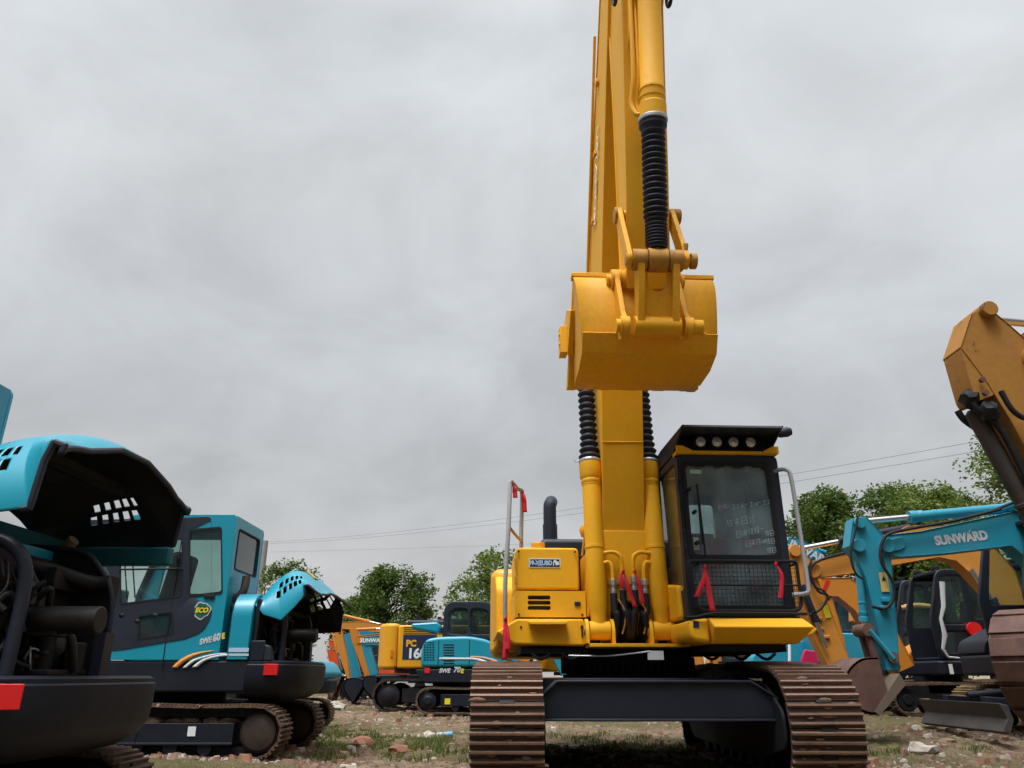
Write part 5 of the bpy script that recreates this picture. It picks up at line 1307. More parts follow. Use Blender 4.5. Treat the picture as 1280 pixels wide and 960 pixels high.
# ---- I: old faded excavator at the right edge
r = empty('crawler_excavator', (12.6, 8.6, .1), 'old faded yellow excavator at the right edge, worn arm high and brown bucket below', 'excavator', GR)
mini_body(r, 1.5, OLDY, CHAR)
c = px_local(r, 7.6)
yc = c(1280,500)[2]
g = arm_gear(r, c, yc, .42, boom=([(1268,425),(1330,400),(1480,400),(1640,480),(1760,640)], [(1272,470),(1330,465),(1460,470),(1580,550),(1660,680)]),
    arm=([(1204,400),(1190,442),(1222,484),(1250,530),(1300,622),(1352,752)], [(1224,394),(1248,414),(1282,444),(1320,520),(1356,630),(1384,745)]),
    rams=[((1560,430),(1222,398),.085,.6,0)], body=OLDY, eyes=[((1284,458),.17),((1221,398),.085)], ram_mat=BLK)
k = MB(); P = [c(px,py)[:2] for px,py in ((1207,404),(1190,444),(1206,500),(1212,508),(1232,500),(1200,436),(1216,406))]
k.prism(rnd_poly(P,.03), yc-.17, yc+.17, 'xz'); k.build('arm_nose', OLDY, g['arm'], bevel=.02)
a = c(1212,506); b = c(1345,745)
ct, d = cyl_ram(r, V(a[0],yc,a[1]), V(b[0],yc,b[1]), .095, 1.5, paint('grimy_dark_ram',(.03,.026,.025),.6,amt=.5,coat=0,dirt=(.09,.045,.03)), CHROME)
for dy in (-.14, .14):
    pts = [(c(px,py)[0], yc+dy, c(px,py)[1]) for px,py in ((1206,508),(1215,520),(1240,540),(1262,580),(1290,640),(1330,730))]; MB().tube(pts, .035, 10, 4).build('hose', HOSE, r)
pts = [(c(px,py)[0], yc-.27, c(px,py)[1]) for px,py in ((1232,500),(1245,522),(1262,533),(1285,528),(1310,500))]; MB().tube(pts, .028, 10, 4).build('hose', HOSE, r)
k = MB(); a = c(1207,504); k.blob((a[0],yc-.1,a[1]), .10, 2, .3, 2); k.blob((a[0]+.12,yc-.15,a[1]-.14), .10, 2, .3, 3); k.build('grease_lump', BLKM, r)
for px, py in ((1213,484),(1217,500)):
    a = c(px,py); MB().cyl((a[0],yc-.24,a[1]),(a[0],yc-.20,a[1]),.03,10).build('bolt', BRN, g['arm'])
# bucket: shell built in its own direction
bc = c(1344,772)
Mb = T(bc[0],yc,bc[1]) @ RZ(38) @ Matrix.Diagonal((.86,.86,.84,1))
prof = [(-.10,.06),(-.38,.08),(-.62,-.04),(-.78,-.28),(-.80,-.52),(-.70,-.78),(-.50,-1.0),(-.2,-1.12),(.2,-1.1)]
P = catmull([V(*p, 0) for p in prof], 5)
k = MB(Mb); k.grid([[(p.x, y, p.y) for y in (-.62,-.3,0,.3,.62)] for p in P]); bk = k.build('bucket', BRN, r, solid=.03, sharp=50)
for y in (-.64,.62): MB(Mb).prism([(p.x,p.y) for p in P], y, y+.02, 'xz').build('side_wall', BRN, bk)
for i in range(4, len(P)-8, 5):
    p = P[i]; q_ = P[i+4]
    for y0, y1 in ((-.64,-.22),(-.20,.2),(.22,.64)):
        k = MB(Mb); d = (q_-p).normalized(); nn = Vector((-d.y, d.x, 0)); nn = -nn if nn.x > 0 else nn
        k.prism([(p.x+nn.x*.004,p.y+nn.y*.004),(q_.x+nn.x*.004,q_.y+nn.y*.004),(q_.x+nn.x*.022,q_.y+nn.y*.022),(p.x+nn.x*.022,p.y+nn.y*.022)], y0, y1, 'xz'); k.build('wear_plate', BRN, bk, bevel=.006)
k = MB(Mb); k.prism([(-.25,.05),(-.15,.28),(.05,.30),(.1,.0),(.0,-.3)], -.2, -.16, 'xz'); k.prism([(-.25,.05),(-.15,.28),(.05,.30),(.1,.0),(.0,-.3)], .16, .2, 'xz'); k.build('bucket_ear', BRN, bk, bevel=.01)

# ---- small teal excavator lettered 70 in the middle distance (faces right)
r = empty('crawler_excavator', (at(598,860,20.4).x, 20.4, .05), 'small teal excavator lettered SWE70E with black cab, behind the rusty left track', 'excavator', GR, PI)
c = px_local(r, 19.5)
S_ = 1.05
ys = 0.93
path = belt_path(-1.12,.28,.27,1.15,.28,.27,[(.9,.55),(.3,.53),(-.3,.545),(-.9,.54)], n=10)
for y in (-.8,.8):
    mb = MB(); track_belt(mb, path, .15, y, .42, 'x', (MUDT,MUDT,DKST,BLKM), rib_h=.022, detail=False, th=.03); mb.build('track', parent=r)
    f = MB(); f.box((-.85,y-.18,.16),(.85,y+.18,.42))
    for x in (-1.12,1.15): f.lathe((x,y-.19,.28),(x,y+.19,.28),[(0,.08),(.05,.10),(.1,.20),(.9,.20),(.95,.10),(1,.08)],24)
    for x in (-.7,-.3,.1,.5): f.cyl((x,y-.16,.12),(x,y+.16,.12),.09,12)
    f.build('track_frame', BLK, r, bevel=.01)
MB().box((.62,.985,.20),(.75,.990,.33)).build('yellow_label', YDEC, r)
m = MB(); m.cyl((0,0,.5),(0,0,.72),.45,24); m.box((-.5,-.6,.3),(.5,.6,.55)); m.build('centre_frame', BLKM, r)
m = MB(); m.prism(rnd_poly([c(519,837)[:2],c(660,836)[:2],c(660,853)[:2],c(532,853)[:2],c(524,848)[:2]], [.05,0,0,.1,.2]), -.92, .91, 'xz'); m.build('counterweight', BLK, r, bevel=.05, seg=3)
hs_ = rnd_poly([c(526,834)[:2],c(526,812)[:2],c(532,799)[:2],c(548,796)[:2],c(588,795)[:2],c(612,800)[:2],c(628,812)[:2],c(636,834)[:2]], [0,.2,.15,.1,.2,.25,.2,0], 5)
m = MB(); m.prism(hs_, -.9, .9, 'xz'); ho = m.build('engine_cover', TEAL, r, bevel=.07, seg=4)
m = MB()
for i in range(8):
    for k in range(4):
        a = c(529.5+k*3.6, 803+i*3.1); m.box((a[0]-.05,.898,a[1]-.018),(a[0]+.0,.903,a[1]+.012))
m.build('vent', BLKM, ho)
m = MB()
for i in range(8):
    a = c(561, 806+i*3.3); m.box((a[0]-.13,.898,a[1]-.018),(a[0]+.13,.903,a[1]+.012))
m.build('vent', BLKM, ho)
m = MB()
for px in (548.5,587): a = c(px,797); b = c(px,833); m.box((a[0]-.012,.897,b[1]),(a[0]+.006,.9025,a[1]-.05))
m.build('panel_seam', BLKM, ho)
def strip2(nm, up, lo, mt, off):
    u = catmull([V(*c(*p)[:2], 0) for p in up], 4); l = catmull([V(*c(*p)[:2], 0) for p in lo], 4)
    s = MB(); s.grid([[(p.x, off, p.y) for p in u], [(p.x, off, p.y) for p in l]]); s.build(nm, mt, ho, solid=.002)
strip2('orange_stripe', [(588,820),(605,821),(620,825),(631,832)], [(588,822),(603,823.5),(616,828),(625,832)], plain('salmon_decal',(.50,.28,.18),.5), .9042)
strip2('white_stripe', [(549,822),(575,822),(595,822.5),(610,827),(618,833)], [(549,825),(575,825),(592,825.5),(604,829),(611,833)], SILV, .9055)
c2 = c(562,838.5); text_mesh('model_text', 'SWE', T(c2[0]+.12,.918,c2[1]) @ RZ(180) @ FRONT, SILV, r, .13, .002, shear=.2, bold=.006)
c2 = c(570,838); text_mesh('model_text', '70', T(c2[0]-.02,.918,c2[1]+.01) @ RZ(180) @ FRONT, SILV, r, .17, .002, shear=.2, bold=.006)
c2 = c(577,839); text_mesh('model_text', 'E', T(c2[0]-.01,.918,c2[1]) @ RZ(180) @ FRONT, YDEC, r, .13, .002, shear=.2, bold=.006)
a = c(534,838); MB().box((a[0]-.06,.912,a[1]-.06),(a[0]+.06,.925,a[1]+.06)).build('reflector', REDR, r)
# cab on its far side
co = rnd_poly([c(549,797)[:2],c(552,756)[:2],c(560,748)[:2],c(612,748)[:2],c(624,770)[:2],c(632,797)[:2]], [0,.25,.2,.35,.5,0], 5)
h1 = rnd_poly([c(556,790)[:2],c(558,762)[:2],c(565,757)[:2],c(583,757)[:2],c(583,792)[:2]], .12); h2 = rnd_poly([c(586,791)[:2],c(586,757)[:2],c(607,758)[:2],c(616,774)[:2],c(622,791)[:2]], .12)
m = MB(); m.prism(co, .05, .11, 'xz', holes=[h1,h2]); m.prism(co, -.88, -.82, 'xz', holes=[h1,h2])
a = c(560,748); b = c(610,749); m.box((b[0],-.82,a[1]-.08),(a[0],.05,a[1]-.005)); a = c(551,757); b = c(551,796); m.box((a[0]-.05,-.82,b[1]),(a[0]+.0,.05,b[1]+.25)); m.box((-1.1,-.82,b[1]-.0),(.9,.05,b[1]+.04))
cab = m.build('cab', CHAR, r, bevel=.02, seg=3)
for h in (h1,h2):
    MB().prism(h, .07, .076, 'xz').build('side_window', GLSK, cab); MB().prism(h, -.86, -.854, 'xz').build('side_window', GLS, cab)
m = MB(); m.box((-.4,-.6,1.4),(.1,-.1,1.8)); m.prism([(.0,1.7),(.15,1.7),(.25,2.3),(.12,2.3)], -.6, -.1, 'xz'); m.build('seat', SEATM, cab, bevel=.05)
hz = c(552,790); m = MB(); m.prism(rnd_poly([c(512,778)[:2],c(545,776)[:2],c(549,782)[:2],c(546,790)[:2],c(511,784)[:2]],.05), -.6, .5, 'xz') 
m.build('rear_hood', TEAL, r, bevel=.04)
arm_gear(r, c, -.0, .28, boom=([(640,815),(665,790),(700,800),(720,840)], [(640,832),(665,806),(690,815),(705,845)]), body=TEAL)

# ---- yellow excavator lettered 160 behind it
def yellow_tail(loc, label, lettered, px0):
    r = empty('crawler_excavator', loc, label, 'excavator', GR, PI)
    Y = loc[1]-1.2; c = px_local(r, Y); s = 1.42
    U = Matrix.Diagonal((s,s,s,1)); path = belt_path(-1.35,.28,.27,1.35,.28,.27,[(1.1,.55),(.3,.53),(-.3,.545),(-1.1,.54)], n=10)
    for y in (-.7,.7):
        mb = MB(U); track_belt(mb, path, .13, y, .40, 'x', (DKST,DKST,DKST,BLKM), rib_h=.022, detail=False, th=.03); mb.build('track', parent=r)
        f = MB(U); f.box((-1.1,y-.15,.16),(1.1,y+.15,.40)); 
        for x in (-1.35,1.35): f.lathe((x,y-.19,.28),(x,y+.19,.28),[(0,.10),(.05,.13),(.1,.21),(.9,.21),(.95,.13),(1,.1)],24)
        f.build('track_frame', BLKM, r, bevel=.01)
    m = MB(U); m.cyl((0,0,.4),(0,0,.75),.45,24); m.box((-.5,-.6,.3),(.5,.6,.55)); m.build('centre_frame', BLKM, r)
    x1, z0, z1 = 2.35, 1.06, 2.20
    m = MB(); m.prism(rnd_poly([(1.75,-1.22),(2.1,-1.2),(x1,-.7),(x1,.7),(2.1,1.2),(1.75,1.22)], .25), z0-.02, z1, 'xy'); cw = m.build('counterweight', YEL2, r, bevel=.08, seg=4)
    MB().box((1.73,-1.24,z0+.25),(2.36,1.24,z0+.27)).build('counterweight_seam', BLKM, cw) if False else None
    m = MB(); m.box((-1.4,-1.22,z0),(1.74,1.22,z1-.05)); m.build('side_door', YEL2, r, bevel=.05, seg=3)
    m = MB(); m.box((-1.5,-1.15,z0-.12),(1.8,1.15,z0-.02)); m.build('deck_frame', BLKM, r)
    m = MB(); m.box((.4,-1.0,z1-.05),(1.6,.6,z1+.12)); m.build('engine_hood', CHAR, r, bevel=.05)
    m = MB(); m.cyl((1.35,.3,z1+.1),(1.35,.3,z1+.3),.05,12); m.build('exhaust_pipe', CHAR, r)
    m = MB(); m.box((2.0,1.225,z0+.32),(2.06,1.235,z0+.50)) if False else m.box((1.85,1.222,z0+.28),(1.92,1.232,z0+.46)); m.build('reflector', plain('orange_reflector',(.65,.12,.01),.4), r)
    if lettered:
        m = MB(); m.box((.7,1.222,z0+.22),(1.60,1.226,z1-.30)); pl = m.build('dark_panel', NDEC, r)
        m = MB()
        for i in range(4): m.box((.7,1.222,z1-.28+i*.055),(1.60,1.226,z1-.255+i*.055))
        m.build('dark_stripes', plain('brown_decal',(.10,.05,.03),.5), r)
        text_mesh('side_lettering', 'PC', T(1.38,1.228,z0+.62) @ RZ(180) @ FRONT, YDEC2, pl, .22, .002, bold=.012)
        text_mesh('side_lettering', '160', T(1.22,1.228,z0+.36) @ RZ(180) @ FRONT, WHT, pl, .34, .002, bold=.014)
    # cab and low boom ahead
    m = MB(); out = rnd_poly([(-1.9,z0),(-.6,z0),(-.6,2.85),(-1.6,2.85),(-1.9,2.1)], .1); h = rnd_poly([(-1.75,z0+.8),(-.75,z0+.8),(-.75,2.7),(-1.55,2.7)], .08)
    m.prism(out, -1.2, -1.12, 'xz', holes=[h]); m.prism(out, -.25, -.17, 'xz', holes=[h]); m.box((-1.6,-1.12,2.78),(-.6,-.25,2.845)); m.box((-.66,-1.12,z0),(-.6,-.25,1.9)); cb = m.build('cab', CHAR, r, bevel=.02)
    MB().prism(h, -1.17, -1.16, 'xz').build('side_window', GLSK, cb)
    m = MB(); boxsec(m, [(-1.2,1.2),(-2.2,2.0),(-3.4,1.9)], [(-1.3,.95),(-2.3,1.65),(-3.4,1.65)], .1, .35, 'z'); m.build('boom', YEL2, r, bevel=.01)
    return r
yellow_tail((at(474,830,22).x+2.35*.98, 22.6, .0), 'yellow excavator lettered PC 160 behind the small teal one', True, 474)
yellow_tail((at(672,830,23.4).x+2.35, 24.0, -.05), 'yellow excavator glimpsed under the deck of the big yellow excavator', False, 672)

# ---- cluster of small excavators with lowered arms, left of the yellow tail
def cluster(label, px_body, Y, mat, boom, arm, bucket, rams, bmat=DKST, cab=True):
    r = empty('crawler_excavator', (at(px_body, 850, Y).x, Y+.3, .0), label, 'excavator', 'small excavators with lowered arms')
    mini_body(r, 1.0, mat, CHAR, cab_on=cab)
    c = px_local(r, Y); return r, c, arm_gear(r, c, -.3, .26, boom=boom, arm=arm, bucket=bucket, rams=rams, body=mat, bmat=bmat, bw=.36, ram_mat=None, hoses=())
cluster('orange excavator with the leftmost tall orange arm and brown bucket', 560, 28.0, ORG2,
    ([(428,778),(450,777),(492,782),(520,800),(540,830)], [(428,786),(450,787),(488,792),(505,806),(522,836)]),
    ([(417,768),(420,800),(427,825),(435,848)], [(426,766),(430,800),(435,825),(438,848)]),
    [(430,845),(416,842),(407,846),(405,854),(410,864),(417,874)], [((424,768),(500,786),.05,.5,0),((414,785),(428,838),.05,.6,-.1)], BRN)
cluster('orange excavator with the second shorter orange arm leaning right', 556, 26.5, ORG,
    ([(446,796),(470,793),(500,790),(525,806),(540,835)], [(447,804),(470,802),(495,801),(510,812),(524,840)]),
    ([(438,787),(441,802),(450,826),(459,852)], [(446,786),(453,802),(460,826),(464,850)]),
    [(460,851),(446,847),(435,851),(432,860),(437,870),(443,879)], [((444,787),(496,785),.05,.5,0)], BLK)
cluster('teal excavator whose arm stands between the two orange arms', 575, 29.5, TEAL2,
    ([(440,780),(470,790),(520,800),(545,840)], [(440,790),(470,800),(508,812),(528,845)]),
    ([(427,794),(430,810),(436,830),(440,848)], [(438,792),(442,810),(448,830),(451,846)]),
    [(449,850),(438,848),(430,853),(429,861),(433,870),(439,876)], [], BLK)
r_, c_, g_ = cluster('teal excavator with a white lettered boom beside the yellow tail', 580, 25.5, TEAL2,
    ([(456,797),(475,795),(500,796),(530,808),(550,840)], [(457,806),(475,806),(500,808),(520,818),(534,845)]),
    ([(452,800),(456,820),(464,845)], [(462,798),(467,820),(473,842)]),
    [(474,846),(464,844),(457,848),(456,857),(461,866),(469,874)], [], BLK)
c2 = c_(468,801); text_mesh('boom_lettering', 'SUNWARD', T(c2[0],-.445,c2[1]) @ FRONT, WHT, g_['boom'], .17, .002, bold=.006)
r_, c_, g_ = cluster('red orange excavator partly hidden behind the tail of the middle teal one', 470, 33, RORG,
    ([(412,800),(430,806),(450,820),(462,840)], [(412,808),(426,815),(440,828),(450,846)]),
    ([(410,812),(412,826),(415,846)], [(420,812),(423,826),(424,846)]),
    [(420,848),(412,846),(408,854),(412,866),(420,864)], [], BRN)
r = empty('crawler_excavator', (at(305,850,27).x, 27, 0), 'teal excavator peeking out right of the middle one open engine bay', 'excavator', 'small excavators with lowered arms', PI)
mini_body(r, .95, TEAL2, TEAL2)
r = empty('crawler_excavator', (at(322,850,14.5).x, 14.6, 0), 'dark excavator behind the middle teal one, only its tracks showing', 'excavator', GR, 0)
mini_body(r, .9, TEAL2, CHAR, cab_on=False, house_h=1.25, trackm=SANDT, blade=False)

# ---- white car
def car():
    p = at(481, 866, 40)
    r = empty('parked_car', (p.x+.1, 40, .05), 'white car far off beside the yellow excavator tail', 'car')
    M = RZ(35)
    m = MB(M); m.prism(rnd_poly([(-2.1,.30),(2.1,.30),(2.15,.75),(1.9,.92),(1.1,1.0),(-1.2,1.0),(-2.0,.85),(-2.15,.6)], .1), -.85, .85, 'xz'); m.prism(rnd_poly([(-1.3,.98),(1.2,.98),(.6,1.45),(-.7,1.47)], .1), -.72, .72, 'xz'); m.build('body', CARW, r, bevel=.06, seg=3)
    m = MB(M); m.prism([(-1.12,1.02),(-.05,1.02),(-.05,1.38),(-.68,1.40)], -.735, -.73, 'xz'); m.prism([(.02,1.02),(1.02,1.02),(.55,1.38),(.02,1.38)], -.735, -.73, 'xz'); m.build('side_window', BLKM, r)
    for x in (-1.35,1.35):
        for y in (-.86,.66): MB(M).lathe((x,y,.32),(x,y+.2,.32),[(0,.18),(.02,.30),(.1,.33),(.9,.33),(1,.28)],20).build('wheel', BLKM, r)
    for y in (-.6,.6): MB(M).box((-2.17,y-.16,.62),(-2.10,y+.16,.76)).build('headlight', LAMPG, r, bevel=.02)
    m = MB(M); m.prism([(-1.25,1.0),(-1.22,1.0),(-.72,1.40),(-.75,1.40)], -.62, .62, 'xz'); m.build('windshield', GLSK, r)
car()
# ================================================================== ground
def sstep(a, b, x):
    t = max(0, min(1, (x-a)/(b-a))); return t*t*(3-2*t)
def ground_h(x, y, fine=True):
    h = 0.0
    h += .22*sstep(2.8, 5.0, x)*sstep(9.5, 13.5, y)*(1-sstep(24, 34, y))
    h += .10*sstep(-1.6, -3.0, x)*(1-sstep(11, 16, y))*sstep(5.5, 7.5, y)
    h -= .15*sstep(6.8, 5.2, y)*sstep(-.6, -1.6, x)
    if fine:
        k = 1.0/(1+max(0, y-30)/60)
        a = noise.noise(Vector((x*.55, y*.55, 0)))
        b = noise.noise(Vector((x*1.9, y*1.9, 3)))
        c = noise.noise(Vector((x*6, y*6, 7)))
        d = noise.noise(Vector((x*15, y*15, 9)))
        h += (.05*a + .045*b + .038*c + .018*d)*k
    return h
def graded(a0, a1, d0, ext, g):
    xs = [a0]
    while xs[-1] < a1: xs.append(xs[-1] + d0)
    d = d0
    while xs[-1] < ext[1]: d *= g; xs.append(xs[-1] + d)
    d = d0; lo = []
    p = a0
    while p > ext[0]: d *= g; p -= d; lo.append(p)
    return list(reversed(lo)) + xs
def make_ground():
    xs = graded(-6.5, 8.5, .07, (-700, 700), 1.22)
    ys = graded(7.5, 15, .06, (-60, 900), 1.045)
    mb = MB(); P = [[(x, y, ground_h(x, y)) for x in xs] for y in ys]
    mb.grid(P)
    m, nt, p = new_mat('clay_ground'); L = nt.links.new
    tc = N(nt, 'ShaderNodeTexCoord')
    def nz(s, d=6, r=.6):
        n = N(nt, 'ShaderNodeTexNoise'); n.inputs['Scale'].default_value = s; n.inputs['Detail'].default_value = d; n.inputs['Roughness'].default_value = r
        L(tc.outputs['Object'], n.inputs['Vector']); return n
    def ramp(src, els):
        c = N(nt, 'ShaderNodeValToRGB'); e = c.color_ramp.elements
        e[0].position, e[0].color = els[0][0], (*els[0][1], 1); e[1].position, e[1].color = els[-1][0], (*els[-1][1], 1)
        for q in els[1:-1]:
            x = e.new(q[0]); x.color = (*q[1], 1)
        L(src, c.inputs[0]); return c
    n1 = nz(.7); n2 = nz(6, 10, .7); n3 = nz(40, 4)
    c1 = ramp(n1.outputs[0], [(.30, (.15,.085,.055)), (.43, (.27,.19,.125)), (.55, (.33,.255,.18)), (.68, (.27,.155,.10))])
    c2 = ramp(n2.outputs[0], [(.34, (.30,.27,.25)), (.48, (.95,.95,.95)), (.64, (1.5,1.47,1.42))])
    mx = N(nt, 'ShaderNodeMix', data_type='RGBA', blend_type='MULTIPLY'); mx.inputs[0].default_value = .85
    L(c1.outputs[0], mx.inputs[6]); L(c2.outputs[0], mx.inputs[7])
    vo = N(nt, 'ShaderNodeTexVoronoi'); vo.inputs['Scale'].default_value = 14; L(tc.outputs['Object'], vo.inputs['Vector'])
    cv = ramp(vo.outputs['Distance'], [(.0, (1,1,1)), (.25, (0,0,0))])
    rv = ramp(vo.outputs['Color'], [(.62, (0,0,0)), (.66, (1,1,1))])
    mm = N(nt, 'ShaderNodeMath', operation='MULTIPLY'); L(cv.outputs[0], mm.inputs[0]); L(rv.outputs[0], mm.inputs[1])
    mx2 = N(nt, 'ShaderNodeMix', data_type='RGBA'); L(mm.outputs[0], mx2.inputs[0]); L(mx.outputs[2], mx2.inputs[6]); mx2.inputs[7].default_value = (.34,.30,.26,1)
    # green film where weeds grow
    ng = nz(.35, 5, .55); cg = ramp(ng.outputs[0], [(.44,(0,0,0)),(.58,(1.4,1.4,1.4))])
    mg = N(nt, 'ShaderNodeMath', operation='MULTIPLY'); L(cg.outputs[0], mg.inputs[0]); L(n2.outputs[0], mg.inputs[1])
    mx3 = N(nt, 'ShaderNodeMix', data_type='RGBA'); L(mg.outputs[0], mx3.inputs[0]); L(mx2.outputs[2], mx3.inputs[6]); mx3.inputs[7].default_value = (.10,.115,.03,1)
    L(mx3.outputs[2], p.inputs['Base Color']); p.inputs['Roughness'].default_value = .95
    p.inputs['Specular IOR Level'].default_value = .15
    b = N(nt, 'ShaderNodeBump'); b.inputs['Strength'].default_value = 1.0; b.inputs['Distance'].default_value = .10
    ad = N(nt, 'ShaderNodeMath', operation='ADD'); L(n2.outputs[0], ad.inputs[0]); L(n3.outputs[0], ad.inputs[1])
    L(ad.outputs[0], b.inputs['Height']); L(b.outputs[0], p.inputs['Normal'])
    o = mb.build('ground', m, None, sharp=180); tag(o, kind='structure'); o['label'] = 'rough reddish clay ground with rubble and weeds'
make_ground()

def rock_mat(name, a, b):
    m, nt, p = new_mat(name); L = nt.links.new
    tc = N(nt, 'ShaderNodeTexCoord'); n = N(nt, 'ShaderNodeTexNoise'); n.inputs['Scale'].default_value = 9; n.inputs['Detail'].default_value = 8
    L(tc.outputs['Object'], n.inputs['Vector'])
    n0 = N(nt, 'ShaderNodeTexNoise'); n0.inputs['Scale'].default_value = .9; L(tc.outputs['Object'], n0.inputs['Vector'])
    ad = N(nt, 'ShaderNodeMath', operation='ADD'); L(n.outputs[0], ad.inputs[0]); L(n0.outputs[0], ad.inputs[1])
    ad2 = N(nt, 'ShaderNodeMath', operation='MULTIPLY'); L(ad.outputs[0], ad2.inputs[0]); ad2.inputs[1].default_value = .5
    c = N(nt, 'ShaderNodeValToRGB'); c.color_ramp.elements[0].position = .35; c.color_ramp.elements[0].color = (*a, 1); c.color_ramp.elements[1].position = .65; c.color_ramp.elements[1].color = (*b, 1)
    L(ad2.outputs[0], c.inputs[0]); L(c.outputs[0], p.inputs['Base Color']); p.inputs['Roughness'].default_value = .95
    bm_ = N(nt, 'ShaderNodeBump'); bm_.inputs['Strength'].default_value = .5; L(n.outputs[0], bm_.inputs['Height']); L(bm_.outputs[0], p.inputs['Normal'])
    return m
ROCK = [rock_mat('clay_clod', (.13,.082,.055), (.26,.18,.125)), rock_mat('red_clay_clod', (.16,.065,.042), (.26,.12,.08)), rock_mat('pale_stone', (.25,.22,.19), (.42,.38,.33))]

def rubble():
    R = random.Random(3); mb = MB()
    for i in range(20000):
        y = 8.3 + 30*R.random()**2.2; x = R.uniform(-.68, .72)*(y+1)
        d = noise.noise(Vector((x*.6, y*.6, 20)))
        if d < -.1 and R.random() < .7: continue
        r = R.uniform(.006, .028)*(1 + (y-8)*.05)
        if R.random() < .06: r *= 2.6
        mb.mat(ROCK[0] if R.random() < .62 else ROCK[1 if R.random() < .5 else 2])
        c = V(x, y, ground_h(x, y)+r*.15)
        n = 5 if R.random() < .5 else 6
        top = []; bot = []
        a0 = R.random()*6
        sx, sy = R.uniform(.8,1.7), R.uniform(.7,1.3)
        for k in range(n):
            a = a0 + 2*PI*k/n; q = R.uniform(.75,1.15)
            bot.append(mb.v(c + V(math.cos(a)*r*sx*q, math.sin(a)*r*sy*q, -r*.5)))
        for k in range(n):
            a = a0 + 2*PI*k/n + .2; q = R.uniform(.45,.8)
            top.append(mb.v(c + V(math.cos(a)*r*sx*q, math.sin(a)*r*sy*q, r*R.uniform(.35,.7))))
        mb.f(top)
        for k in range(n):
            j = (k+1) % n; mb.f([bot[k], bot[j], top[j], top[k]])
    o = mb.build('rubble', None, None, sharp=20, recalc=False); tag(o, 'scattered clay clods and small stones over the yard', kind='stuff')
rubble()
def rocks():
    spec = [(1150,925,9.9,.13,2,'pale blocky stone in front of the grey dozer blade'),(1180,905,11.0,.07,0,'small brown clod right behind the pale blocky stone'),(404,898,17.0,.16,2,'pale flat stone left of the dark buckets'),
            (535,905,12.5,.11,2,'light grey stone on the dirt left of the plastic bottle'),(452,918,11.0,.12,1,'reddish clay lump in the weeds of the open yard'),(500,930,10.2,.10,1,'red brown clod beside the rusty track in the foreground'),
            (420,850,22,.22,2,'whitish rubble block behind the open yard by the buckets'),(1220,900,12,.10,0,'brown clod under the sandy track at far right')]
    for i, (px, py, Y, r, k, lab) in enumerate(spec):
        x = at(px, py, Y).x; z = ground_h(x, Y)
        mb = MB(); mb.blob((0,0,0), r, 2, .28, i*7+1, (1.4,1.0,.7))
        o = mb.build('stone', ROCK[k], None, sharp=25, loc=(x, Y, z+r*.25)); tag(o, lab, 'stone', 'loose stones on the yard')
rocks()

def leaf_mat(name, a, b, tr=.25):
    m, nt, p = new_mat(name); L = nt.links.new
    gi = N(nt, 'ShaderNodeNewGeometry')
    tc = N(nt, 'ShaderNodeTexCoord'); n = N(nt, 'ShaderNodeTexNoise'); n.inputs['Scale'].default_value = 1.1; n.inputs['Detail'].default_value = 4
    L(tc.outputs['Object'], n.inputs['Vector'])
    ad = N(nt, 'ShaderNodeMath', operation='ADD'); L(gi.outputs['Random Per Island'], ad.inputs[0]); L(n.outputs[0], ad.inputs[1])
    ml = N(nt, 'ShaderNodeMath', operation='MULTIPLY'); L(ad.outputs[0], ml.inputs[0]); ml.inputs[1].default_value = .5
    c = N(nt, 'ShaderNodeValToRGB'); c.color_ramp.elements[0].position = .25; c.color_ramp.elements[0].color = (*a, 1); c.color_ramp.elements[1].position = .75; c.color_ramp.elements[1].color = (*b, 1)
    L(ml.outputs[0], c.inputs[0]); L(c.outputs[0], p.inputs['Base Color']); p.inputs['Roughness'].default_value = .55
    p.inputs['Specular IOR Level'].default_value = .3
    out = [q for q in nt.nodes if q.type == 'OUTPUT_MATERIAL'][0]
    t = N(nt, 'ShaderNodeBsdfTranslucent'); L(c.outputs[0], t.inputs[0])
    ms = N(nt, 'ShaderNodeMixShader'); ms.inputs[0].default_value = tr; L(p.outputs[0], ms.inputs[1]); L(t.outputs[0], ms.inputs[2]); L(ms.outputs[0], out.inputs[0])
    return m
GRASS = leaf_mat('grass_blades', (.07,.105,.022), (.20,.21,.07))
LEAFA = leaf_mat('leaves_mid_green', (.06,.10,.016), (.16,.215,.04), .4)
LEAFB = leaf_mat('leaves_dark_green', (.045,.085,.014), (.125,.185,.038), .4)
LEAFC = leaf_mat('leaves_light_green', (.08,.13,.022), (.20,.26,.055), .42)

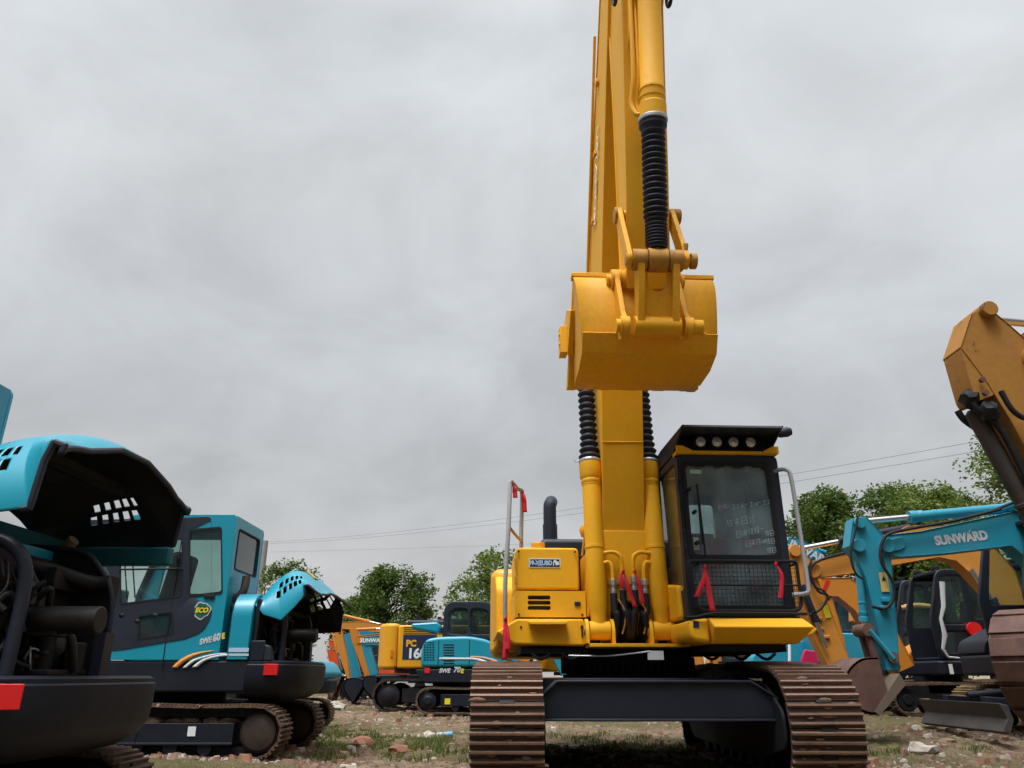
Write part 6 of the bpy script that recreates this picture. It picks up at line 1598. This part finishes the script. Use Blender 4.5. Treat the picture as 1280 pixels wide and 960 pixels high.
def grass():
    R = random.Random(11); mb = MB(); cnt = 0
    spots = [(-3.3,11.2,1.3,.8),(-1.6,10.3,1.4,.6),(-.4,10.5,1.2,.5),(1.0,11.0,.9,.45),(1.9,11.4,.8,.4),(-3.0,13.2,1.0,.5),(-2.2,9.4,1.5,.35),(0,9.2,.8,.2),(3.3,11.0,.5,.35),(2.9,9.3,.5,.2),(-2.6,12.0,1.6,.5),(-1.2,11.2,1.6,.5),(.6,12.5,1.5,.6),(1.6,10.2,.9,.35),(3.9,12.0,.7,.4),(5.0,10.0,.8,.2),(-2.9,9.0,.7,.25),(-4.0,8.8,.5,.2),(-1.0,12.2,1.2,.4),(3.9,9.8,.8,.15)]
    for cx, cy, rx, ry in spots:
        n = int(3600*rx*ry)+200
        for i in range(n):
            a = R.random()*2*PI; q = R.random()**.6
            x = cx + math.cos(a)*rx*q; y = cy + math.sin(a)*ry*q
            if noise.noise(Vector((x*2.2, y*2.2, 5))) < -.05: continue
            z = ground_h(x, y); h = R.uniform(.02,.07)*(1.8 if R.random() < .1 else 1); w = R.uniform(.003,.007)
            b = R.random()*2*PI; dx, dy = math.cos(b)*w, math.sin(b)*w
            lx, ly = R.uniform(-.6,.6)*h, R.uniform(-.6,.6)*h
            v = [mb.v((x-dx,y-dy,z-.005)), mb.v((x+dx,y+dy,z-.005)), mb.v((x+dx*.6+lx*.4,y+dy*.6+ly*.4,z+h*.6)), mb.v((x+lx,y+ly,z+h)), mb.v((x-dx*.6+lx*.4,y-dy*.6+ly*.4,z+h*.6))]
            mb.f(v)
    o = mb.build('grass', GRASS, None, recalc=False); tag(o, 'short green weeds and grass in patches on the clay', kind='stuff')
grass()

# plastic bottle
def bottle():
    p = at(556, 899, 12.6); x = p.x; y = 12.6; z = ground_h(x, y)+.045
    r = empty('plastic_bottle', (x, y, z-.045), 'crumpled clear plastic bottle with a blue label lying on the dirt', 'bottle')
    m = MB(T(0,0,.045) @ RZ(12)); m.lathe((-.16,0,0),(.03,0,.0),[(0,.012),(.1,.02),(.3,.04),(.5,.036),(.6,.041),(1,.04)],12); m.build('bottle_body', glass('clear_plastic',(.8,.85,.9),.5,(.6,.65,.7)), r)
    m = MB(T(0,0,.045) @ RZ(12)); m.lathe((.03,0,0),(.12,0,.01),[(0,.042),(1,.042)],12); m.build('bottle_label', plain('blue_label',(.12,.35,.62),.4), r)
bottle()

# ================================================================== trees
def tree(name, label, px, py_top, Y, rx, h_crown, mat, n_leaf, seed, leaf=.17, sparse=0., base=0.06, lean=0, group='trees beyond the yard', cat='tree', trunk=True, shape='round'):
    R = random.Random(seed)
    top = at(px, py_top, Y); g = ground_h(top.x, Y, False); H = top.z - g
    root = empty(name, (top.x, Y, g), label, cat, group)
    # limbs
    m = MB(); tips = []
    trunk_h = H*base
    m.tube([(0,0,-.2),(.05,0,trunk_h),(.1+lean*.3,.1,H*.5),(lean*.8,0,H*.85)], [.022*H,.018*H,.012*H,.003*H], 8)
    for i in range(16):
        t = R.uniform(.15,.8); a = R.random()*2*PI; z0 = H*(base+.1+t*(.75-base))
        L = rx*R.uniform(.6,1.0)*(1-.5*t)
        e = V(math.cos(a)*L+lean*t, math.sin(a)*L, z0+L*R.uniform(.3,.9)); s = V(.05+lean*t*.6, 0, z0)
        m.tube([s, s.lerp(e,.5)+V(0,0,.1), e], [.008*H,.005*H,.002*H], 6); tips.append(e)
    m.build('trunk', BARK, root)
    c = MB()
    h_crown = min(max(h_crown, H*.86), H*.94); cz = H - h_crown/2
    clumps = []
    nc = int(40 + rx*16)
    for i in range(nc):
        a = R.random()*2*PI; u = R.uniform(-.95,.97); q = math.sqrt(max(0,1-u*u))
        rad = R.uniform(.2,.8) if R.random() < .45 else R.uniform(.75,1.0)
        wz = 1.0 if shape == 'round' else (1.1-.5*(u+1)/2)
        wob = 1 + .65*noise.noise(Vector((math.cos(a)*1.5, math.sin(a)*1.5, u*2+seed)))
        clumps.append((V(math.cos(a)*q*rx*rad*wz*wob + lean*(u+1)/2, math.sin(a)*q*rx*rad*wz*wob, cz + u*h_crown/2*.93), R.uniform(.14,.27)*min(rx,h_crown/2)+.12))
    for k in range(int(n_leaf*1.7)):
        cc, cr = clumps[R.randrange(nc)]
        if sparse and noise.noise(cc*.9) < -.35+sparse: 
            if R.random() < .75: continue
        d = V(R.gauss(0,1), R.gauss(0,1), R.gauss(0,.8)); d.normalize(); rr = cr*R.random()**.45
        p = cc + d*rr*1.25
        s = leaf*R.uniform(.4,1.35)
        u = V(R.gauss(0,1), R.gauss(0,1), R.gauss(0,.5)).normalized(); w = u.orthogonal(); w = (w*math.cos(R.random()*6)+u.cross(w)*math.sin(R.random()*6)).normalized()
        a_ = p - u*s*.5; b_ = p + u*s*.5
        c.f([c.v(a_), c.v(p + w*s*.32), c.v(b_), c.v(p - w*s*.28)])
    c.build('crown', mat, root, recalc=False)
    return root
tree('tree', 'dark leafy tree behind the open hood of the middle teal excavator', 368, 702, 42, 1.75, 4.6, LEAFB, 7500, 1, .20)
tree('tree', 'thin sparse tree close beside the utility pole', 334, 707, 44, .75, 4.2, LEAFA, 1100, 2, .18, sparse=.1)
tree('tree', 'broad bushy tree in the middle of the gap above the small orange arms', 484, 709, 46, 2.75, 6.2, LEAFB, 14000, 3, .19, shape='cone')
tree('tree', 'low round tree just left of the broad bushy tree', 450, 750, 47, 1.7, 4.0, LEAFA, 4500, 4, .19)
tree('tree', 'loose open tree just right of the broad bushy tree', 528, 716, 46, 1.25, 5.4, LEAFB, 2600, 5, .2, sparse=.15)
tree('tree', 'light feathery tree behind the small black cab', 592, 712, 40, 1.3, 4.8, LEAFC, 2400, 6, .18, sparse=.18)
tree('tree', 'full green tree behind the left handrail of the big yellow excavator', 624, 690, 38, 1.9, 5.4, LEAFC, 7500, 7, .18)
tree('tree', 'dense round tree immediately right of the big excavator cab', 1030, 612, 31, 1.85, 6.6, LEAFB, 17000, 8, .16, base=.05)
tree('tree', 'open tree with pale stems between two dense trees', 1084, 606, 33, 1.35, 6.8, LEAFB, 7000, 9, .16, sparse=.05, base=.05)
tree('tree', 'narrow leafy tree behind the lettered teal boom', 1118, 603, 34, 1.6, 6.9, LEAFA, 9000, 10, .16, base=.05)
tree('tree', 'broad bright green tree behind the lettered teal boom', 1156, 604, 32, 2.1, 6.4, LEAFC, 15000, 11, .16, base=.05)
tree('tree', 'dark tree at the right end of the tree row', 1192, 614, 36, 1.5, 5.6, LEAFB, 6500, 12, .17, base=.05)
tree('tree', 'tall pale tree behind the old faded arm', 1262, 532, 24, 1.75, 6.0, LEAFC, 9500, 13, .13, sparse=.05)
for i, (px, py, Y, rx) in enumerate(((1000,720,40,2.6),(1090,718,38,2.8),(1160,715,38,2.8),(1235,712,38,2.8),(1290,706,36,2.8))):
    tree('bush', ['low bush left of the lettered teal arm, behind the orange booms','low bush seen under the lettered teal boom, left one','low bush seen under the lettered teal boom, middle one','low bush behind the black cab with the red sticker','low bush at the right edge behind the far cab'][i], px, py, Y, rx, 3.9, LEAFB, 6500, 30+i, .2, base=.05, group='bushes behind the right hand machines', cat='bush')

# ================================================================== pole and wires
pp = at(332, 676, 48)
pole = MB(); pole.lathe((0,0,0),(0,0,pp.z),[(0,.20),(1,.17)],14)
o = pole.build('utility_pole', CONC, None, loc=(pp.x, 48, 0)); tag(o, 'grey concrete utility pole behind the middle teal cab', 'utility pole')
ends = [(338,677.5,48,1216,543,20,'highest wire strung across the sky behind the boom'),(338,679.5,48,1212,556,20,'second wire strung just below the highest one'),(338,690,48,900,668,40,'lowest wire left of the boom, well below the other two')]
for (x0,y0,Y0,x1,y1,Y1,lab) in ends:
    a = at(x0,y0,Y0); b = at(x1,y1,Y1); b = a + (b-a)*1.12
    pts = []
    for i in range(41):
        t = i/40; p = a.lerp(b, t); p.z -= 4*t*(1-t)*(.55 if Y1 == 20 else .12); pts.append(p-a)
    o = MB().tube(pts, .006, 5).build('overhead_wire', WIRE, None, loc=a); tag(o, lab, 'wire', 'overhead wires')

# ================================================================== light and sky
w = bpy.data.worlds.new('World'); scene.world = w; w.use_nodes = True
nt = w.node_tree; L = nt.links.new; bg = nt.nodes['Background']
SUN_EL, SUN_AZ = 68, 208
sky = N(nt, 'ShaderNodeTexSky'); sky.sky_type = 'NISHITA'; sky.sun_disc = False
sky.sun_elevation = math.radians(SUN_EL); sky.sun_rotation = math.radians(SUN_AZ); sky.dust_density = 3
tc = N(nt, 'ShaderNodeTexCoord'); sp = N(nt, 'ShaderNodeSeparateXYZ'); L(tc.outputs['Generated'], sp.inputs[0])
# cloud layer: direction projected on a flat deck
zz = N(nt, 'ShaderNodeMath', operation='MAXIMUM'); L(sp.outputs[2], zz.inputs[0]); zz.inputs[1].default_value = 0.0
za = N(nt, 'ShaderNodeMath', operation='ADD'); L(zz.outputs[0], za.inputs[0]); za.inputs[1].default_value = .55
dv = N(nt, 'ShaderNodeVectorMath', operation='DIVIDE'); L(tc.outputs['Generated'], dv.inputs[0])
cb = N(nt, 'ShaderNodeCombineXYZ'); [L(za.outputs[0], cb.inputs[i]) for i in range(3)]
L(cb.outputs[0], dv.inputs[1])
mp = N(nt, 'ShaderNodeMapping'); mp.inputs['Rotation'].default_value = (0,0,math.radians(35)); mp.inputs['Scale'].default_value = (1.0,1.15,1); L(dv.outputs[0], mp.inputs[0])
n1 = N(nt, 'ShaderNodeTexNoise'); n1.inputs['Scale'].default_value = 3.4; n1.inputs['Detail'].default_value = 8; n1.inputs['Roughness'].default_value = .55; n1.inputs['Distortion'].default_value = .35; L(mp.outputs[0], n1.inputs['Vector'])
# brightness with elevation
er = N(nt, 'ShaderNodeValToRGB'); e = er.color_ramp.elements
e[0].position = 0; e[0].color = (.50,.49,.49,1); e[1].position = 1; e[1].color = (1.5,1.5,1.5,1)
for pos, c in ((.10,(.52,.515,.52)),(.22,(.49,.51,.525)),(.40,(.56,.585,.61)),(.55,(.62,.645,.665)),(.72,(.66,.69,.715)),(.85,(1.0,1.02,1.03))):
    x = e.new(pos); x.color = (*c, 1)
L(sp.outputs[2], er.inputs[0])
cr = N(nt, 'ShaderNodeMapRange'); cr.inputs['From Min'].default_value = .32; cr.inputs['From Max'].default_value = .68; cr.inputs['To Min'].default_value = .93; cr.inputs['To Max'].default_value = 1.22
L(n1.outputs['Fac'], cr.inputs['Value'])
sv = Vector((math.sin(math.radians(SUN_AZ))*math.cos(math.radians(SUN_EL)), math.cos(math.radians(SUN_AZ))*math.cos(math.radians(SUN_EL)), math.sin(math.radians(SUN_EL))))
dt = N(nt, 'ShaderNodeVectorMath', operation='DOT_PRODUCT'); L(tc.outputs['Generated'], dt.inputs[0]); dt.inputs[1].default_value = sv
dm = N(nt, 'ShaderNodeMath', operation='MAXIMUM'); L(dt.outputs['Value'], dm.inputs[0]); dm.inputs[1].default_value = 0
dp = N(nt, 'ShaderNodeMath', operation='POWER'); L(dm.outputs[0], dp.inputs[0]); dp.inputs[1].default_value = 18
dg_ = N(nt, 'ShaderNodeMath', operation='MULTIPLY'); L(dp.outputs[0], dg_.inputs[0]); dg_.inputs[1].default_value = 10.5  # added out-of-view sky glow around the sun, acts as an extra soft light
# low sky behind the camera dimmed, added only to darken surfaces facing it
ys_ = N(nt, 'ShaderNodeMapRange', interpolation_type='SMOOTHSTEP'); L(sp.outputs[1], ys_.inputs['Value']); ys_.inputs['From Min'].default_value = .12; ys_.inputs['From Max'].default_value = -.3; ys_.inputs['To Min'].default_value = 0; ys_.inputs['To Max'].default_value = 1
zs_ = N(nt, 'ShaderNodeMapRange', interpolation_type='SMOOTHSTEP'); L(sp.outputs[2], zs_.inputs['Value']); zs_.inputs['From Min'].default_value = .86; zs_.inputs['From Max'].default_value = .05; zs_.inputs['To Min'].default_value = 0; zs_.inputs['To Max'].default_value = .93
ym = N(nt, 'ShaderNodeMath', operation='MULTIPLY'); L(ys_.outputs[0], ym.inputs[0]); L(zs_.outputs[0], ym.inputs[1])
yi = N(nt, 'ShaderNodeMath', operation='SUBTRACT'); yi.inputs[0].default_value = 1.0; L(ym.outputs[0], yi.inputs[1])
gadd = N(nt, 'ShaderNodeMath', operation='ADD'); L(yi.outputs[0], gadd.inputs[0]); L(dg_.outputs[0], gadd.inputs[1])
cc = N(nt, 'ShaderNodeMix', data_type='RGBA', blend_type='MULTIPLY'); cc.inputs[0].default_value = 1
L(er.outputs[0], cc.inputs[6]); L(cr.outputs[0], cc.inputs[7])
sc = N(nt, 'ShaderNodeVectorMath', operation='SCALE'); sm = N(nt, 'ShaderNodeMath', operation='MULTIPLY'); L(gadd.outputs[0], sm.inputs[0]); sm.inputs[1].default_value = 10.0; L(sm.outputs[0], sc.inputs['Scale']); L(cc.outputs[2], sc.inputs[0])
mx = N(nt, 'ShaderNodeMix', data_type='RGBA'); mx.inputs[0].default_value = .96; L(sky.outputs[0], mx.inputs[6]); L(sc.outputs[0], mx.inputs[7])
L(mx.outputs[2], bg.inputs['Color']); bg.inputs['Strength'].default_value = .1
sd = bpy.data.lights.new('sun', 'SUN'); sd.energy = 1.5; sd.angle = math.radians(14); sd.color = (1,.96,.9)
so = bpy.data.objects.new('sun', sd); COL.objects.link(so)
# light comes from behind-left of the camera, high
az = math.radians(SUN_AZ)
dirv = Vector((math.sin(az)*math.cos(math.radians(SUN_EL)), math.cos(az)*math.cos(math.radians(SUN_EL)), math.sin(math.radians(SUN_EL))))
so.rotation_euler = dirv.to_track_quat('Z', 'Y').to_euler(); so.location = (0,0,30)
scene.view_settings.view_transform = 'Standard'; scene.view_settings.look = 'None'
scene.view_settings.exposure = 0; scene.view_settings.gamma = 1
scene.render.resolution_x = 1024; scene.render.resolution_y = 768
